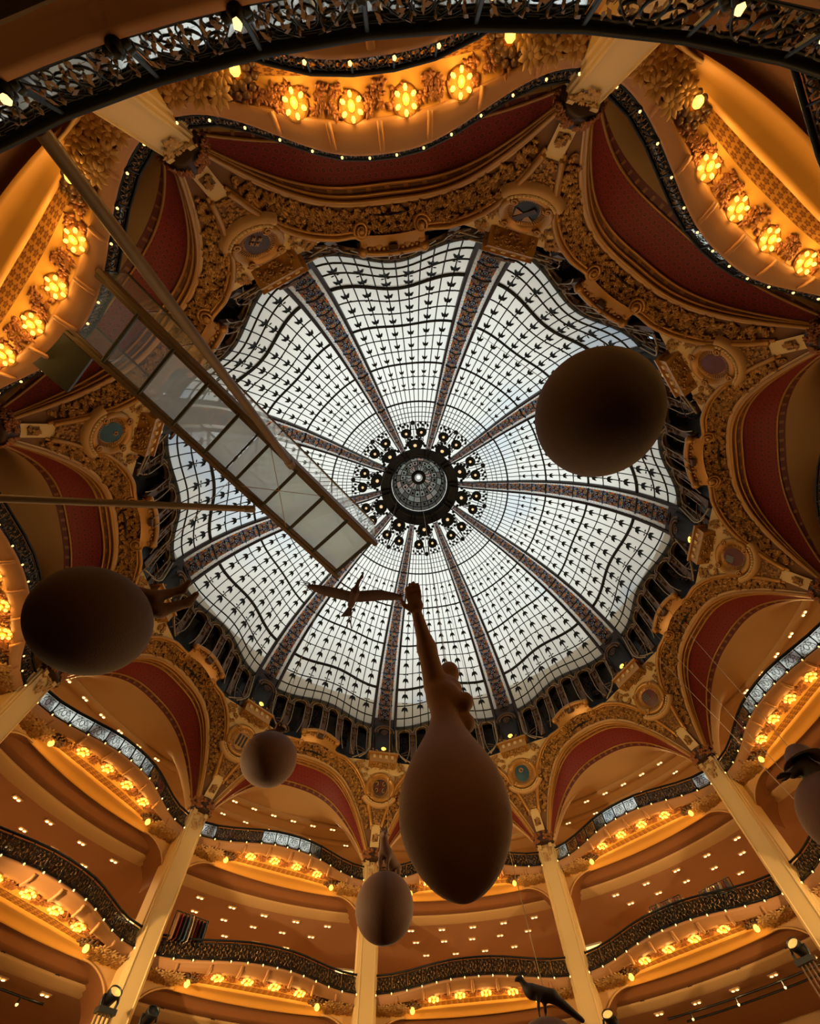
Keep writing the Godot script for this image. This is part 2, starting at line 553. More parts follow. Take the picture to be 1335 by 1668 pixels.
func dome_rib() -> Node3D:
	var t := thing("dome_rib", "", "dome rib", Vector3.ZERO, 0, "stained glass ribs of the dome")
	for s in [-1.0, 1.0]:
		var b := MB.new()
		var sec := [[1.04, -0.02], [1.04, 0.16], [0.98, 0.22], [0.86, 0.22], [0.80, 0.15], [0.80, -0.02]]
		b.surf(40, 5, func(x: float, y: float) -> Vector3:
			var q: Array = sec[roundi(y * 5)]
			return R(q[0] * s, lerpf(1.75, 11.1, x), q[1]))
		obj("side_rail", b, M.ribwood, t)
		var bd := MB.new()
		for k in 74:
			var r := 2.6 + 8.1 * pow(k / 74.0, 0.93)
			var x0 := R(0.66 * s, r, 0.1)
			var x1 := R(0.78 * s, r, 0.1)
			var dr := 0.075
			bd.surf(2, 2, func(x: float, y: float) -> Vector3: return R(lerpf(0.60, 0.80, x) * s, r + dr * y, 0.10 + 0.05 * sin(PI * x) * sin(PI * y)))
		obj("bead_strip", bd, M.bead, t).set_meta("kind", "stuff")
		var bk := MB.new()
		bk.surf(40, 1, func(x: float, y: float) -> Vector3: return R(lerpf(0.54, 0.84, y) * s, lerpf(1.8, 11.05, x), 0.06))
		obj("strip_glass", bk, M.beadbed, t)
	var cuts := [2.3, 3.0, 3.7, 4.35, 4.85, 5.45, 6.05, 6.7, 7.3, 7.87, 8.45, 8.98, 9.5, 10.0, 10.38, 10.7]
	for k in cuts.size() - 1:
		var b := MB.new()
		b.surf(8, 3, func(x: float, y: float) -> Vector3:
			var r: float = lerpf(cuts[k] + 0.003, cuts[k + 1] - 0.003, y)
			return R(lerpf(-0.58, 0.58, x), r, 0.05 + 0.16 * sin(PI * x) * rib_w(r)), 1, 1)
		obj("stained_panel", b, M.mosaic, t)
	for k in cuts.size():
		var pts := []
		for j in 9:
			var x := -0.6 + 1.2 * j / 8.0
			pts.append(R(x, cuts[k], 0.075 + 0.16 * cos(PI * x / 1.2) * rib_w(cuts[k])))
		var b := MB.new()
		b.tube(pts, 0.05 if k in [4, 7, 10, 13] else 0.03, 5)
		obj("cross_bar", b, M.ribwood, t)
	# the foot: a hooded niche above the plinth
	var cp := MB.new()
	cp.surf(8, 4, func(x: float, y: float) -> Vector3: return R(lerpf(-0.9, 0.9, x), lerpf(10.66, 11.15, y), 0.1 + 0.1 * sin(PI * x)))
	obj("foot_cap", cp, M.ribwood, t)
	var f := MB.new()
	f.surf(12, 6, func(x: float, y: float) -> Vector3:
		var a := PI * x
		return Vector3(lerpf(10.72, 10.98, y) - 0.25 * sin(a), lerpf(19.6, 17.4, y) - 0.1 * sin(a), -0.5 * cos(a)))
	obj("foot_column", f, M.dark, t)
	for rr in [0.5, 0.36]:
		var pts := []
		for j in 13:
			var a := PI * j / 12.0
			pts.append(Vector3(10.42 - 0.03 * (0.5 - rr), 18.85 + rr * sin(a), -rr * cos(a)))
		var b := MB.new()
		b.tube(pts, 0.05, 6)
		obj("foot_hood", b, M.bronze, t)
	var sp := MB.new()
	for j in 26:
		pass
	var pts2 := []
	for j in 26:
		var a := j * 0.5
		pts2.append(Vector3(10.40, 18.85 + (0.2 - 0.0072 * j) * sin(a), (0.2 - 0.0072 * j) * cos(a)))
	sp.tube(pts2, 0.022, 5)
	obj("foot_scroll", sp, M.bronze, t)
	for s in [-1.0, 1.0]:
		for q in 2:
			var p := []
			for j in 11:
				var v := j / 10.0
				var out: float = 0.68 + 0.05 * q + (0.5 + 0.3 * q) * pow(maxf(v - 0.62, 0.0) / 0.38, 2.0)
				p.append(Vector3(10.75 - 0.3 * v + 0.1 * q, lerpf(19.5, 17.1, v), -s * out))
			var b := MB.new()
			b.tube(p, 0.032, 6)
			obj("foot_pipe", b, M.tubing, t)
	return t


func lantern() -> void:
	var t := thing("lantern_dome", "small dark glass cupola with coloured panes at the very centre of the dome", "lantern", Vector3(0, 28.3, 0))
	var ring := MB.new()
	ring.lathe([Vector2(2.05, 0.05), Vector2(2.0, -0.12), Vector2(1.85, -0.2), Vector2(1.7, -0.16), Vector2(1.62, 0.0), Vector2(1.62, 0.3)], 60)
	obj("ring", ring, M.lead, t)
	var rows := [0.0, 0.3, 0.55, 0.8, 1.05, 1.3]
	for k in 5:
		for j in 20:
			var b := MB.new()
			b.surf(2, 2, func(x: float, y: float) -> Vector3:
				var a := (j + x) / 20.0 * TAU
				var e: float = lerpf(rows[k], rows[k + 1], y)
				return Vector3(1.6 * cos(e) * cos(a), 0.3 + 1.5 * sin(e), 1.6 * cos(e) * sin(a)))
			var m: int = 0 if k < 2 else [1, 0, 2, 1, 0, 3][(j * 7 + k * 5) % 6]
			obj("pane", b, M.lanternpanes[m], t)
	for j in 20:
		var pts := []
		for k in 9:
			var e := 1.48 * k / 8.0
			var a := j / 20.0 * TAU
			pts.append(Vector3(1.58 * cos(e) * cos(a), 0.29 + 1.48 * sin(e), 1.58 * cos(e) * sin(a)))
		var b := MB.new()
		b.tube(pts, 0.022, 4)
		obj("bar", b, M.lead, t)
	for k in range(1, 6):
		var pts := []
		for j in 40:
			var a := j / 40.0 * TAU
			pts.append(Vector3(1.58 * cos(rows[k]) * cos(a), 0.29 + 1.48 * sin(rows[k]), 1.58 * cos(rows[k]) * sin(a)))
		var b := MB.new()
		b.tube(pts, 0.022, 4, -1.0, true)
		obj("hoop", b, M.lead, t)
	var eye := MB.new()
	eye.lathe([Vector2(0.42, 1.70), Vector2(0.40, 1.62), Vector2(0.3, 1.60), Vector2(0.24, 1.66)], 20)
	obj("eye_ring", eye, M.lead, t)
	var cap := MB.new()
	cap.lathe([Vector2(0.25, 1.70), Vector2(0.13, 1.76), Vector2(0.0, 1.78)], 16)
	obj("eye_pane", cap, M.panes[0], t)
	var star := MB.new()
	for j in 20:
		var a := (j + 0.5) / 20.0 * TAU
		var e := 1.08
		star.ball(Vector3(1.5 * cos(e) * cos(a), 0.27 + 1.42 * sin(e), 1.5 * cos(e) * sin(a)), Vector3(0.05, 0.05, 0.05), 5, 3)
		for q in [0.42, 0.9]:
			star.ball(Vector3(1.54 * cos(q) * cos(a), 0.27 + 1.45 * sin(q), 1.54 * cos(q) * sin(a)), Vector3(0.08, 0.08, 0.08), 5, 3)
	obj("boss", star, M.lead, t)


func wall_r(u: float) -> float:
	var w := sin(PI * clampf(u, 0, 1))
	return 10.98 - 0.72 * w * w * w


func arcade() -> Node3D:
	var t := thing("arcade", "", "arcade", Vector3.ZERO, 0, "iron arcades round the foot of the dome")
	var top := MB.new()
	# lintel above the arches, closing to the roof behind
	top.surf(24, 2, func(x: float, y: float) -> Vector3:
		var u := 0.085 + 0.83 * x
		return L(u, wall_r(u) + [0.0, 0.1, 1.0][roundi(y * 2)], [19.55, 19.98, 20.08][roundi(y * 2)]))
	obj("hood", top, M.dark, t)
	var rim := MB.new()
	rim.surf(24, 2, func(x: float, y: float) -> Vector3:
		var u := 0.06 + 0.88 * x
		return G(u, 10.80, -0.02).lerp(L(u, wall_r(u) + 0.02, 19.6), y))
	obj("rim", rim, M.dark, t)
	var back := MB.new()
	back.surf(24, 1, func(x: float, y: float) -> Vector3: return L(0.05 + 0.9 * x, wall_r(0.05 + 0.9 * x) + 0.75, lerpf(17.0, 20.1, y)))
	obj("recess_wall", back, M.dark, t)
	for k in 6:
		var uc := 0.1 + 0.8 * (k + 0.5) / 6.0
		var half := 0.8 / 12.0
		var face := func(x: float, y: float, inward: float) -> Vector3:      # x in half widths, y in metres above the springing
			var u := uc + half * x
			return L(u, wall_r(u) - inward, 19.28 + y)
		for e in [[0.97, 0.022, 0.03], [0.66, 0.022, 0.05]]:
			var pts := []
			for j in 15:
				var a := PI * j / 14.0
				pts.append(face.call(-cos(a) * e[0], sin(a) * 0.46 * e[0], e[2]))
			var b := MB.new()
			b.tube(pts, e[1], 5)
			obj("arch_trim", b, M.tubing, t)
		var ar := MB.new()
		ar.surf(14, 3, func(x: float, y: float) -> Vector3:
			var a := PI * x
			var q: float = [0.99, 0.95, 0.70, 0.64][roundi(y * 3)]
			return face.call(-cos(a) * q, sin(a) * 0.46 * q, [-0.05, 0.02, 0.02, -0.12][roundi(y * 3)]))
		obj("arch", ar, M.bronze, t)
		var g := MB.new()
		g.surf(6, 4, func(x: float, y: float) -> Vector3: return face.call(lerpf(-0.5, 0.5, x), lerpf(-1.1, 0.1, y), -0.55 + 0.25 * y))
		obj("ruby_pane", g, M.rubyglass if k % 2 == 0 else M.mosaic, t)
	for k in 7:
		var up := 0.1 + 0.8 * k / 6.0
		var base := L(up, wall_r(up) - 0.02, 17.76)
		var b := MB.new()
		var side := L(up, 1, 0).cross(Vector3.UP).normalized()
		var outw := L(up, 1, 0)
		b.box(Transform3D(Basis(side, Vector3.UP, outw), base + Vector3(0, 1.43, 0)), Vector3(0.34, 0.16, 0.16))
		b.box(Transform3D(Basis(side, Vector3.UP, outw), base + Vector3(0, 1.15, 0) + outw * 0.06), Vector3(0.24, 0.42, 0.12))
		b.box(Transform3D(Basis(side, Vector3.UP, outw), base + Vector3(0, 0.3, 0) + outw * 0.1), Vector3(0.26, 1.3, 0.12))
		obj("pier", b, M.bronze, t)
		var c := MB.new()
		c.ball(base + Vector3(0, 1.2, 0) - outw * 0.02, Vector3(0.09, 0.09, 0.06), 8, 5)
		c.ball(base + Vector3(0, 0.75, 0) + outw * 0.02, Vector3(0.11, 0.13, 0.06), 8, 5)
		obj("boss", c, M.bronze, t)
		for s in [-1.0, 1.0]:
			var pts := []
			for j in 10:
				var v := j / 9.0
				var bend := signf(0.5 - up) * 0.05 * pow(maxf(v - 0.5, 0.0) * 2.0, 2.0) * (0.3 + absf(0.5 - up) * 1.4)
				var uu: float = up + s * 0.026 - bend
				pts.append(L(uu, wall_r(uu) - 0.05 - 0.06 * v, lerpf(19.25, 17.3, v)))
			var st := MB.new()
			st.tube(pts, 0.02, 5)
			obj("stem", st, M.tubing, t)
	# curling ironwork in the corners beside the rib feet
	for s in [0.0, 1.0]:
		var b := MB.new()
		for j in 2:
			var pts := []
			for k in 12:
				var v := k / 11.0
				var u: float = absf(s - (0.075 + 0.025 * j + (0.17 - 0.02 * j) * v))
				pts.append(L(u, 10.72 - 0.1 * j - 0.1 * v, 17.25 + 0.12 * j + 0.55 * sin(v * PI * 0.7) - 0.2 * v))
			b.tube(pts, 0.028, 5, 0.014)
		obj("corner_scroll", b, M.bronze, t)
	return t


# ---------------------------------------------------------------- arches and spandrels
func yA(u: float) -> float:      # edge of the arch where the carved band meets the red cove
	return 13.1 + 3.65 * (1.0 - pow(minf(absf(u - 0.5) / 0.47, 1.0), 2.8))


func rA(u: float) -> float:
	return 12.38 - 0.31 * (yA(u) - 13.4)


func yB(u: float) -> float:      # lower edge of the red cove
	return 12.9 + 3.2 * (1.0 - pow(minf(absf(u - 0.5) / 0.468, 1.0), 2.4))


func E(u: float) -> Vector2:      # outer edge of the carved band: radius, height
	var k := [Vector2(0.0, 13.5), Vector2(0.02, 14.1), Vector2(0.05, 14.95), Vector2(0.10, 15.92), Vector2(0.15, 16.45), Vector2(0.2, 16.8), Vector2(0.27, 17.08), Vector2(0.36, 17.2), Vector2(0.5, 17.5)]
	var x := 0.5 - absf(u - 0.5)
	for j in range(1, 9):
		if x <= k[j].x:
			var y := cubic_interpolate(k[j - 1].y, k[j].y, k[maxi(j - 2, 0)].y, k[mini(j + 1, 8)].y, (x - k[j - 1].x) / (k[j].x - k[j - 1].x))
			return Vector2(maxf(12.36 - 0.43 * (y - 13.4), 10.62), y)
	return Vector2(10.62, 17.5)


func band(u: float, v: float, lift := 0.0) -> Vector3:      # the carved band, v = 0 at the red cove, 1 at its outer edge
	var e := E(u)
	var a := Vector2(rA(u), yA(u))
	var p := a.lerp(e, v)
	var n := (e - a).orthogonal().normalized()
	if n.y > 0:
		n = -n
	p += n * (-0.10 * sin(PI * v) * minf((e - a).length(), 1.0) + lift)
	return L(u, p.x, p.y)


func leaf_mesh(k: int) -> ArrayMesh:      # carved leaves and flowers, about one metre across before scaling
	var b := MB.new()
	if k == 2:
		for j in 6:
			var a := j * TAU / 6
			b.ball(Vector3(0.3 * cos(a), 0.05, 0.3 * sin(a)), Vector3(0.2, 0.14, 0.2), 6, 4)
		b.ball(Vector3(0, 0.12, 0), Vector3(0.18, 0.16, 0.18), 6, 4)
		return b.mesh()
	if k == 3:
		var pts := []
		for j in 16:
			var a := j * 0.55
			pts.append(Vector3((0.45 - 0.024 * j) * cos(a), 0.1, (0.45 - 0.024 * j) * sin(a)))
		b.tube(pts, 0.09, 4, 0.06)
		return b.mesh()
	var lobes := [[0.0, 1.0], [0.75, 0.75], [-0.75, 0.75], [1.5, 0.5], [-1.5, 0.5]] if k == 0 else [[0.0, 1.0], [0.55, 0.8], [-0.9, 0.6]]
	if k == 4:
		lobes = []
		for j in 9:
			lobes.append([j * TAU / 9, 0.85])
		b.ball(Vector3(0, 0.1, 0), Vector3(0.15, 0.12, 0.15), 8, 5)
	for e in lobes:
		var d := Vector3(sin(e[0]), 0, cos(e[0]))
		var s := Vector3(cos(e[0]), 0, -sin(e[0]))
		var n: float = e[1] * 0.62
		b.surf(4, 2, func(x: float, y: float) -> Vector3:
			var w := 0.13 * sin(PI * clampf(x * 0.92 + 0.06, 0, 1)) * (2 * y - 1)
			return d * n * x + s * w + Vector3(0, 0.05 + 0.26 * sin(x * 2.4) - 0.14 * absf(2 * y - 1), 0))
	return b.mesh()


func scatter(called: String, spots: Array, m: Mesh, material: Material, parent: Node) -> void:
	var mm := MultiMesh.new()
	mm.transform_format = MultiMesh.TRANSFORM_3D
	mm.mesh = m
	mm.instance_count = spots.size()
	for k in spots.size():
		mm.set_instance_transform(k, spots[k])
	var o := MultiMeshInstance3D.new()
	o.name = called
	o.multimesh = mm
	o.material_override = material
	parent.add_child(o, true)
	o.set_meta("kind", "stuff")


func on(f: Callable, u: float, v: float, size: float, turn: float, high := 1.0) -> Transform3D:      # a frame lying on the surface f, its y pointing to the hall
	var p: Vector3 = f.call(u, v)
	var a: Vector3 = (f.call(u + 0.01, v) - p).normalized()
	var c: Vector3 = (f.call(u, v + 0.02) - p).normalized()
	var n := a.cross(c).normalized()
	if n.dot(Vector3(-p.x, -8.0, -p.z)) < 0:
		n = -n
	var x := a.rotated(n, turn)
	return Transform3D(Basis(x * size, n * size * high, x.cross(n) * size), p)


var leaves := []


func arch() -> Node3D:
	var t := thing("arch", "", "arch", Vector3.ZERO, 0, "carved arches round the dome")
	var b := MB.new()
	b.surf(70, 6, func(x: float, y: float) -> Vector3: return band(0.02 + 0.96 * x, 0.02 + 0.20 * y))
	obj("plain_band", b, M.cream2, t)
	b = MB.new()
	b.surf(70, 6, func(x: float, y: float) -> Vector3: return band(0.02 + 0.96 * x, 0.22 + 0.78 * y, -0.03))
	obj("carved_bed", b, M.relief_bed, t)
	var spots := [[], [], [], []]
	for k in 700:
		var u := 0.055 + 0.89 * (k + rng.randf()) / 700.0
		var wide := (E(u) - Vector2(rA(u), yA(u))).length()
		var v := rng.randf_range(0.28, 0.98 if absf(u - 0.5) < 0.14 else 0.87)
		if wide < 0.3:
			continue
		var kind: int = [0, 0, 1, 1, 0, 2, 3, 1, 0][rng.randi() % 9]
		spots[kind].append(on(band, u, v, (rng.randf_range(0.17, 0.25) if kind < 2 else rng.randf_range(0.11, 0.16)) * clampf(wide, 0.5, 1.0), rng.randf() * TAU, 1.4))
	for k in 4:
		scatter("carved_leaves", spots[k], leaves[k], M.relief2 if k % 2 else M.relief, t)
	# mouldings
	for e in [[0.015, 0.05, 0.03], [0.075, 0.03, 0.03]]:
		var pts := []
		for k in 71:
			pts.append(band(0.022 + 0.956 * k / 70.0, e[0], e[2]))
		var m := MB.new()
		m.tube(pts, e[1], 6)
		obj("moulding", m, M.gold, t)
	for s in [0.0, 1.0]:
		for e in [[1.0, 0.075, 0.04], [0.90, 0.045, 0.03]]:
			var pts := []
			for k in 41:
				var u: float = absf(s - lerpf(0.03, 0.37, k / 40.0))
				pts.append(band(u, e[0], e[2]))
			var m := MB.new()
			m.tube(pts, e[1], 6)
			obj("rim_moulding", m, M.gold, t)
		var f := on(band, absf(s - 0.375), 0.86, 1.0, 0.0)
		var pts := []
		for k in 28:
			var a := k * 0.55
			var rr := 0.24 - 0.0078 * k
			pts.append(f * Vector3(rr * cos(a), 0.05 + 0.004 * k, rr * sin(a) * (1 if s == 0.0 else -1)))
		var vo := MB.new()
		vo.tube(pts, 0.05, 6, 0.03)
		vo.ball(f * Vector3(0, 0.12, 0), Vector3(0.09, 0.09, 0.09), 8, 6)
		obj("volute", vo, M.gold, t)
	# cartouche at the crown: a curled lip over a toothed frieze
	var lip := func(u: float, x: float, y: float) -> Vector3:
		var q := (u - 0.5) / 0.135
		return L(u, 10.50 - x - 0.08 * (1 - q * q), 17.72 - 0.25 * q * q + y)
	b = MB.new()
	b.surf(24, 8, func(x: float, y: float) -> Vector3:
		var sec := [[-0.2, -0.42], [0.0, -0.2], [0.06, -0.02], [0.10, -0.02], [0.16, -0.10], [0.24, -0.04], [0.25, 0.08], [0.14, 0.16], [-0.3, 0.2]]
		var e: Array = sec[roundi(y * 8)]
		return lip.call(0.365 + 0.27 * x, e[0], e[1]))
	obj("cartouche_lip", b, M.gold, t)
	var teeth := MB.new()
	for k in 13:
		var u := 0.375 + 0.25 * k / 12.0
		teeth.ball(lip.call(u, 0.06, -0.06), Vector3(0.06, 0.07, 0.07), 6, 4)
		if k % 3 == 0:
			teeth.ball(lip.call(u, -0.02, -0.16), Vector3(0.12, 0.05, 0.12), 7, 4)
	obj("cartouche_frieze", teeth, M.relief, t).set_meta("kind", "stuff")
	for s in [0.365, 0.635]:
		var c := MB.new()
		c.ball(lip.call(s, 0.15, -0.02), Vector3(0.15, 0.16, 0.15), 10, 7)
		obj("cartouche_curl", c, M.gold, t)
	# red cove: gold cornice, printed field, lower border
	var cove := func(u: float, v: float) -> Vector3:
		var a := Vector2(rA(u) + 0.03, yA(u) - 0.02)
		var c := Vector2(12.65, yB(u))
		var p := a.lerp(c, v) + Vector2(0.0, 0.12) * sin(PI * v) * clampf((yA(u) - 13.5) / 2.5, 0, 1)
		return L(u, p.x, p.y)
	b = MB.new()
	b.surf(60, 2, func(x: float, y: float) -> Vector3: return cove.call(0.035 + 0.93 * x, 0.19 * y), 7, 1)
	obj("cove_cornice", b, M.frieze, t)
	b = MB.new()
	b.surf(70, 8, func(x: float, y: float) -> Vector3: return cove.call(0.035 + 0.93 * x, 0.19 + 0.67 * y), 10.5, 1.3)
	obj("red_cove", b, M.red, t)
	for v in [0.05, 0.19, 0.86]:
		var pts := []
		for k in 61:
			pts.append(cove.call(0.036 + 0.928 * k / 60.0, v) + Vector3(0, -0.02, 0))
		var m := MB.new()
		m.tube(pts, 0.035, 5)
		obj("cove_moulding", m, M.gold, t)
	b = MB.new()
	b.surf(60, 2, func(x: float, y: float) -> Vector3: return cove.call(0.035 + 0.93 * x, 0.86 + 0.14 * y), 10, 1)
	obj("cove_border", b, M.redband, t)
	var bl := MB.new()
	for k in 22:
		var u := 0.07 + 0.86 * k / 21.0
		bl.box(on(cove, u, 0.93, 1.0, 0.0), Vector3(0.1, 0.02, 0.12))
	obj("border_tablets", bl, M.brown, t).set_meta("kind", "stuff")
	b = MB.new()
	b.surf(50, 8, func(x: float, y: float) -> Vector3:
		var u := 0.032 + 0.936 * x
		return L(u, lerpf(12.65, 14.7, y), lerpf(yB(u), 16.12, smoothstep(0.12, 1.0, y))))
	obj("vault", b, M.ceil2, t)
	# dark ledge between the arch and the arcade
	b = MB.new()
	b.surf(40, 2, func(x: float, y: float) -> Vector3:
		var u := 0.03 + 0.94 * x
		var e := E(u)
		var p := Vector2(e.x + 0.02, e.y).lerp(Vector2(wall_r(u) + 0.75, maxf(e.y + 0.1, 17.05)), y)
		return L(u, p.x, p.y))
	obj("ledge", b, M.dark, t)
	return t


func shield_art(i: int, o: Node3D) -> void:      # ten painted shields, none quite like another
	var blue := mat(Color(0.12, 0.26, 0.30), 0.5)
	var black := mat(Color(0.08, 0.06, 0.05), 0.5)
	var rust := mat(Color(0.34, 0.12, 0.07), 0.5)
	var umber := mat(Color(0.24, 0.14, 0.08), 0.5)
	var grey := mat(Color(0.36, 0.33, 0.30), 0.5)
	var buff := mat(Color(0.62, 0.44, 0.20), 0.5)
	var field: Material = [umber, black, rust, rust, rust, blue, umber, buff, rust, blue][i]
	var out := MB.new()
	var pts := []
	for k in 25:
		var a := k / 24.0 * TAU
		var y := 0.38 * sin(a)
		pts.append(Vector3(0.33 * signf(cos(a)) * pow(absf(cos(a)), 0.75) * (1.0 if y > 0 else 1.0 - 0.9 * y * y * 2.2), y * (1.0 if y > 0 else 1.15), 0))
	for k in 24:
		out.tri(Vector3(0, 0, 0.10), pts[k] + Vector3(0, 0, 0.06), pts[k + 1] + Vector3(0, 0, 0.06))
		out.quad(pts[k], pts[k + 1], pts[k + 1] + Vector3(0, 0, 0.06), pts[k] + Vector3(0, 0, 0.06))
	obj("shield", out, field, o)
	var b := MB.new()
	match i:
		0:
			for e in [Vector2(-0.14, -0.16), Vector2(0.1, -0.16), Vector2(-0.02, -0.28), Vector2(0.0, -0.05)]:
				b.box(Transform3D(Basis(), Vector3(e.x, e.y, 0.10)), Vector3(0.13, 0.035, 0.03))
				b.box(Transform3D(Basis(), Vector3(e.x, e.y, 0.10)), Vector3(0.035, 0.13, 0.03))
			obj("charge", b, buff, o)
		1:
			b.tri(Vector3(-0.26, 0.26, 0.09), Vector3(0.02, 0.32, 0.09), Vector3(-0.02, 0.0, 0.11))
			b.tri(Vector3(0.28, 0.22, 0.09), Vector3(0.29, -0.08, 0.09), Vector3(0.03, 0.02, 0.11))
			obj("charge", b, buff, o)
			var c := MB.new()
			c.bar(Vector3(-0.2, -0.2, 0.10), Vector3(0.24, 0.3, 0.10), 0.16, 0.03, Vector3.BACK)
			obj("bend", c, umber, o)
		3, 4:
			b.box(Transform3D(Basis(), Vector3(-0.1, 0.1, 0.09)), Vector3(0.26, 0.3, 0.03))
			obj("charge", b, grey, o)
			if i == 4:
				var c := MB.new()
				for k in 3:
					c.box(Transform3D(Basis(), Vector3(-0.18 + 0.08 * k, 0.1, 0.11)), Vector3(0.015, 0.28, 0.02))
					c.box(Transform3D(Basis(), Vector3(-0.1, 0.02 + 0.08 * k, 0.11)), Vector3(0.24, 0.015, 0.02))
				obj("grid", c, umber, o)
		5:
			var p2 := []
			for k in 20:
				p2.append(Vector3((0.12 - 0.004 * k) * cos(k * 0.6), 0.12 + (0.12 - 0.004 * k) * sin(k * 0.6), 0.11))
			b.tube(p2, 0.022, 5)
			obj("charge", b, buff, o)
		6:
			b.box(Transform3D(Basis(), Vector3(0, 0, 0.10)), Vector3(0.1, 0.62, 0.03))
			b.box(Transform3D(Basis(), Vector3(0, 0, 0.10)), Vector3(0.56, 0.1, 0.03))
			obj("charge", b, rust, o)
			var c := MB.new()
			for x in [-0.17, 0.17]:
				for y in [-0.15, 0.17]:
					var p3 := []
					for k in 10:
						p3.append(Vector3(x + 0.06 * cos(k * 0.5 + x * 9), y + 0.09 * sin(k * 0.5 + x * 9), 0.10))
					c.tube(p3, 0.022, 5)
			obj("letters", c, buff, o).set_meta("kind", "stuff")
		7:
			for x in [-0.16, 0.0, 0.16]:
				b.box(Transform3D(Basis(), Vector3(x, -0.02, 0.10)), Vector3(0.07, 0.52, 0.03))
			obj("charge", b, black, o)
		9:
			for k in 5:
				b.ball(Vector3(0.06 * cos(k * TAU / 5), 0.12 + 0.06 * sin(k * TAU / 5), 0.10), Vector3(0.035, 0.035, 0.02), 6, 4)
			obj("charge", b, buff, o)


func spandrel() -> Node3D:
	var t := thing("spandrel", "", "spandrel", Vector3.ZERO, 0, "spandrels with medallions over the columns")
	var P := func(x: float, y: float, lift: float) -> Vector3:      # x in metres across, y height
		var r := 12.36 - 0.43 * (y - 13.4)
		return Vector3(r - lift * 0.92, y - lift * 0.39, -x)
	var half := func(y: float) -> float:      # half width between the two arches
		var lo := 0.0
		var hi := 0.45
		for k in 18:
			var m := (lo + hi) / 2
			if E(m).y < y:
				lo = m
			else:
				hi = m
		return clampf((lo + hi) / 2 * BAY * (12.36 - 0.43 * (y - 13.4)), 0.2, 2.2)
	var b := MB.new()
	b.surf(8, 20, func(x: float, y: float) -> Vector3:
		var h := lerpf(13.4, 17.2, y)
		var w: float = half.call(h)
		return P.call(lerpf(-w, w, x), h, 0.0))
	obj("pendentive", b, M.cream, t)
	# sunk panels of carving
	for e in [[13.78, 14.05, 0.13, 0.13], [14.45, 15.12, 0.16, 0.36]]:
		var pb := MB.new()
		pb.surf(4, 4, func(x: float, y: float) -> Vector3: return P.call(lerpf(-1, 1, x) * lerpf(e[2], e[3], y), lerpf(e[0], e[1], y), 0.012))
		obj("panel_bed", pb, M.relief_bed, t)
		var spots := []
		for k in int(30 * e[3] / 0.16):
			var y := rng.randf()
			var s: Vector3 = P.call(rng.randf_range(-0.85, 0.85) * lerpf(e[2], e[3], y), lerpf(e[0], e[1], y), 0.02)
			var n := Vector3(-0.92, -0.39, 0).normalized()
			var x := Vector3(0, 0, 1).rotated(n, rng.randf() * TAU)
			spots.append(Transform3D(Basis(x, n, x.cross(n)) * 0.14, s))
		scatter("panel_leaves", spots, leaves[1], M.relief, t)
	# medallion
	var n := Vector3(-0.92, -0.39, 0).normalized()
	var upv := Vector3(-0.39, 0.92, 0).normalized()
	var xf := Transform3D(Basis(upv.cross(n), upv, n), P.call(0.0, 16.0, 0.02))
	var m := Node3D.new()
	m.name = "medallion"
	m.transform = xf
	t.add_child(m)
	var f := MB.new()
	f.lathe([Vector2(0.72, 0.0), Vector2(0.72, 0.10), Vector2(0.66, 0.17), Vector2(0.58, 0.17), Vector2(0.53, 0.10), Vector2(0.50, 0.10), Vector2(0.48, 0.04), Vector2(0.0, 0.03)], 32, Transform3D(Basis(Vector3.RIGHT, Vector3.BACK, Vector3.UP), Vector3.ZERO))
	obj("ring", f, M.gold, m)
	var ray := MB.new()
	for k in 44:
		var a := k / 44.0 * TAU
		ray.bar(Vector3(0.36 * cos(a), 0.40 * sin(a), 0.05), Vector3(0.48 * cos(a), 0.48 * sin(a), 0.07), 0.025, 0.04, Vector3.BACK)
	obj("rays", ray, M.relief, m).set_meta("kind", "stuff")
	var be := MB.new()
	for k in 15:
		var a := PI * 1.22 + k / 14.0 * PI * 0.56
		be.ball(Vector3(0.78 * cos(a), 0.80 * sin(a), 0.2), Vector3(0.055, 0.04, 0.05), 6, 4, Basis(Vector3.BACK, a + PI / 2))
	obj("pearls", be, M.cream, m).set_meta("kind", "stuff")
	var hood := MB.new()
	hood.surf(20, 4, func(x: float, y: float) -> Vector3:
		var a := PI * 1.18 + x * PI * 0.64
		var q: float = [0.98, 0.96, 0.88, 0.80, 0.76][roundi(y * 4)]
		return Vector3(q * cos(a), q * sin(a), [0.0, 0.12, 0.2, 0.18, 0.0][roundi(y * 4)]))
	obj("hood", hood, M.cream2, m)
	var sc := MB.new()
	for a in [0.75, 2.4, 3.9, 5.5]:
		var pts := []
		for k in 16:
			pts.append(Vector3(0.62 * cos(a) + (0.12 - 0.006 * k) * cos(k * 0.6), 0.62 * sin(a) + (0.12 - 0.006 * k) * sin(k * 0.6), 0.19))
		sc.tube(pts, 0.028, 5)
	obj("scrolls", sc, M.gold, m).set_meta("kind", "stuff")
	# plinth with dentils
	var pl := MB.new()
	pl.box(Transform3D(Basis(), Vector3(10.86, 17.13, 0)), Vector3(0.9, 0.5, 1.35))
	pl.box(Transform3D(Basis(), Vector3(10.82, 17.42, 0)), Vector3(1.0, 0.1, 1.5))
	obj("plinth", pl, M.gold, t)
	var de := MB.new()
	for k in 4:
		de.box(Transform3D(Basis(), Vector3(10.39, 17.2, -0.45 + 0.3 * k)), Vector3(0.06, 0.16, 0.13))
	obj("dentils", de, M.cream, t).set_meta("kind", "stuff")
	var sp := []
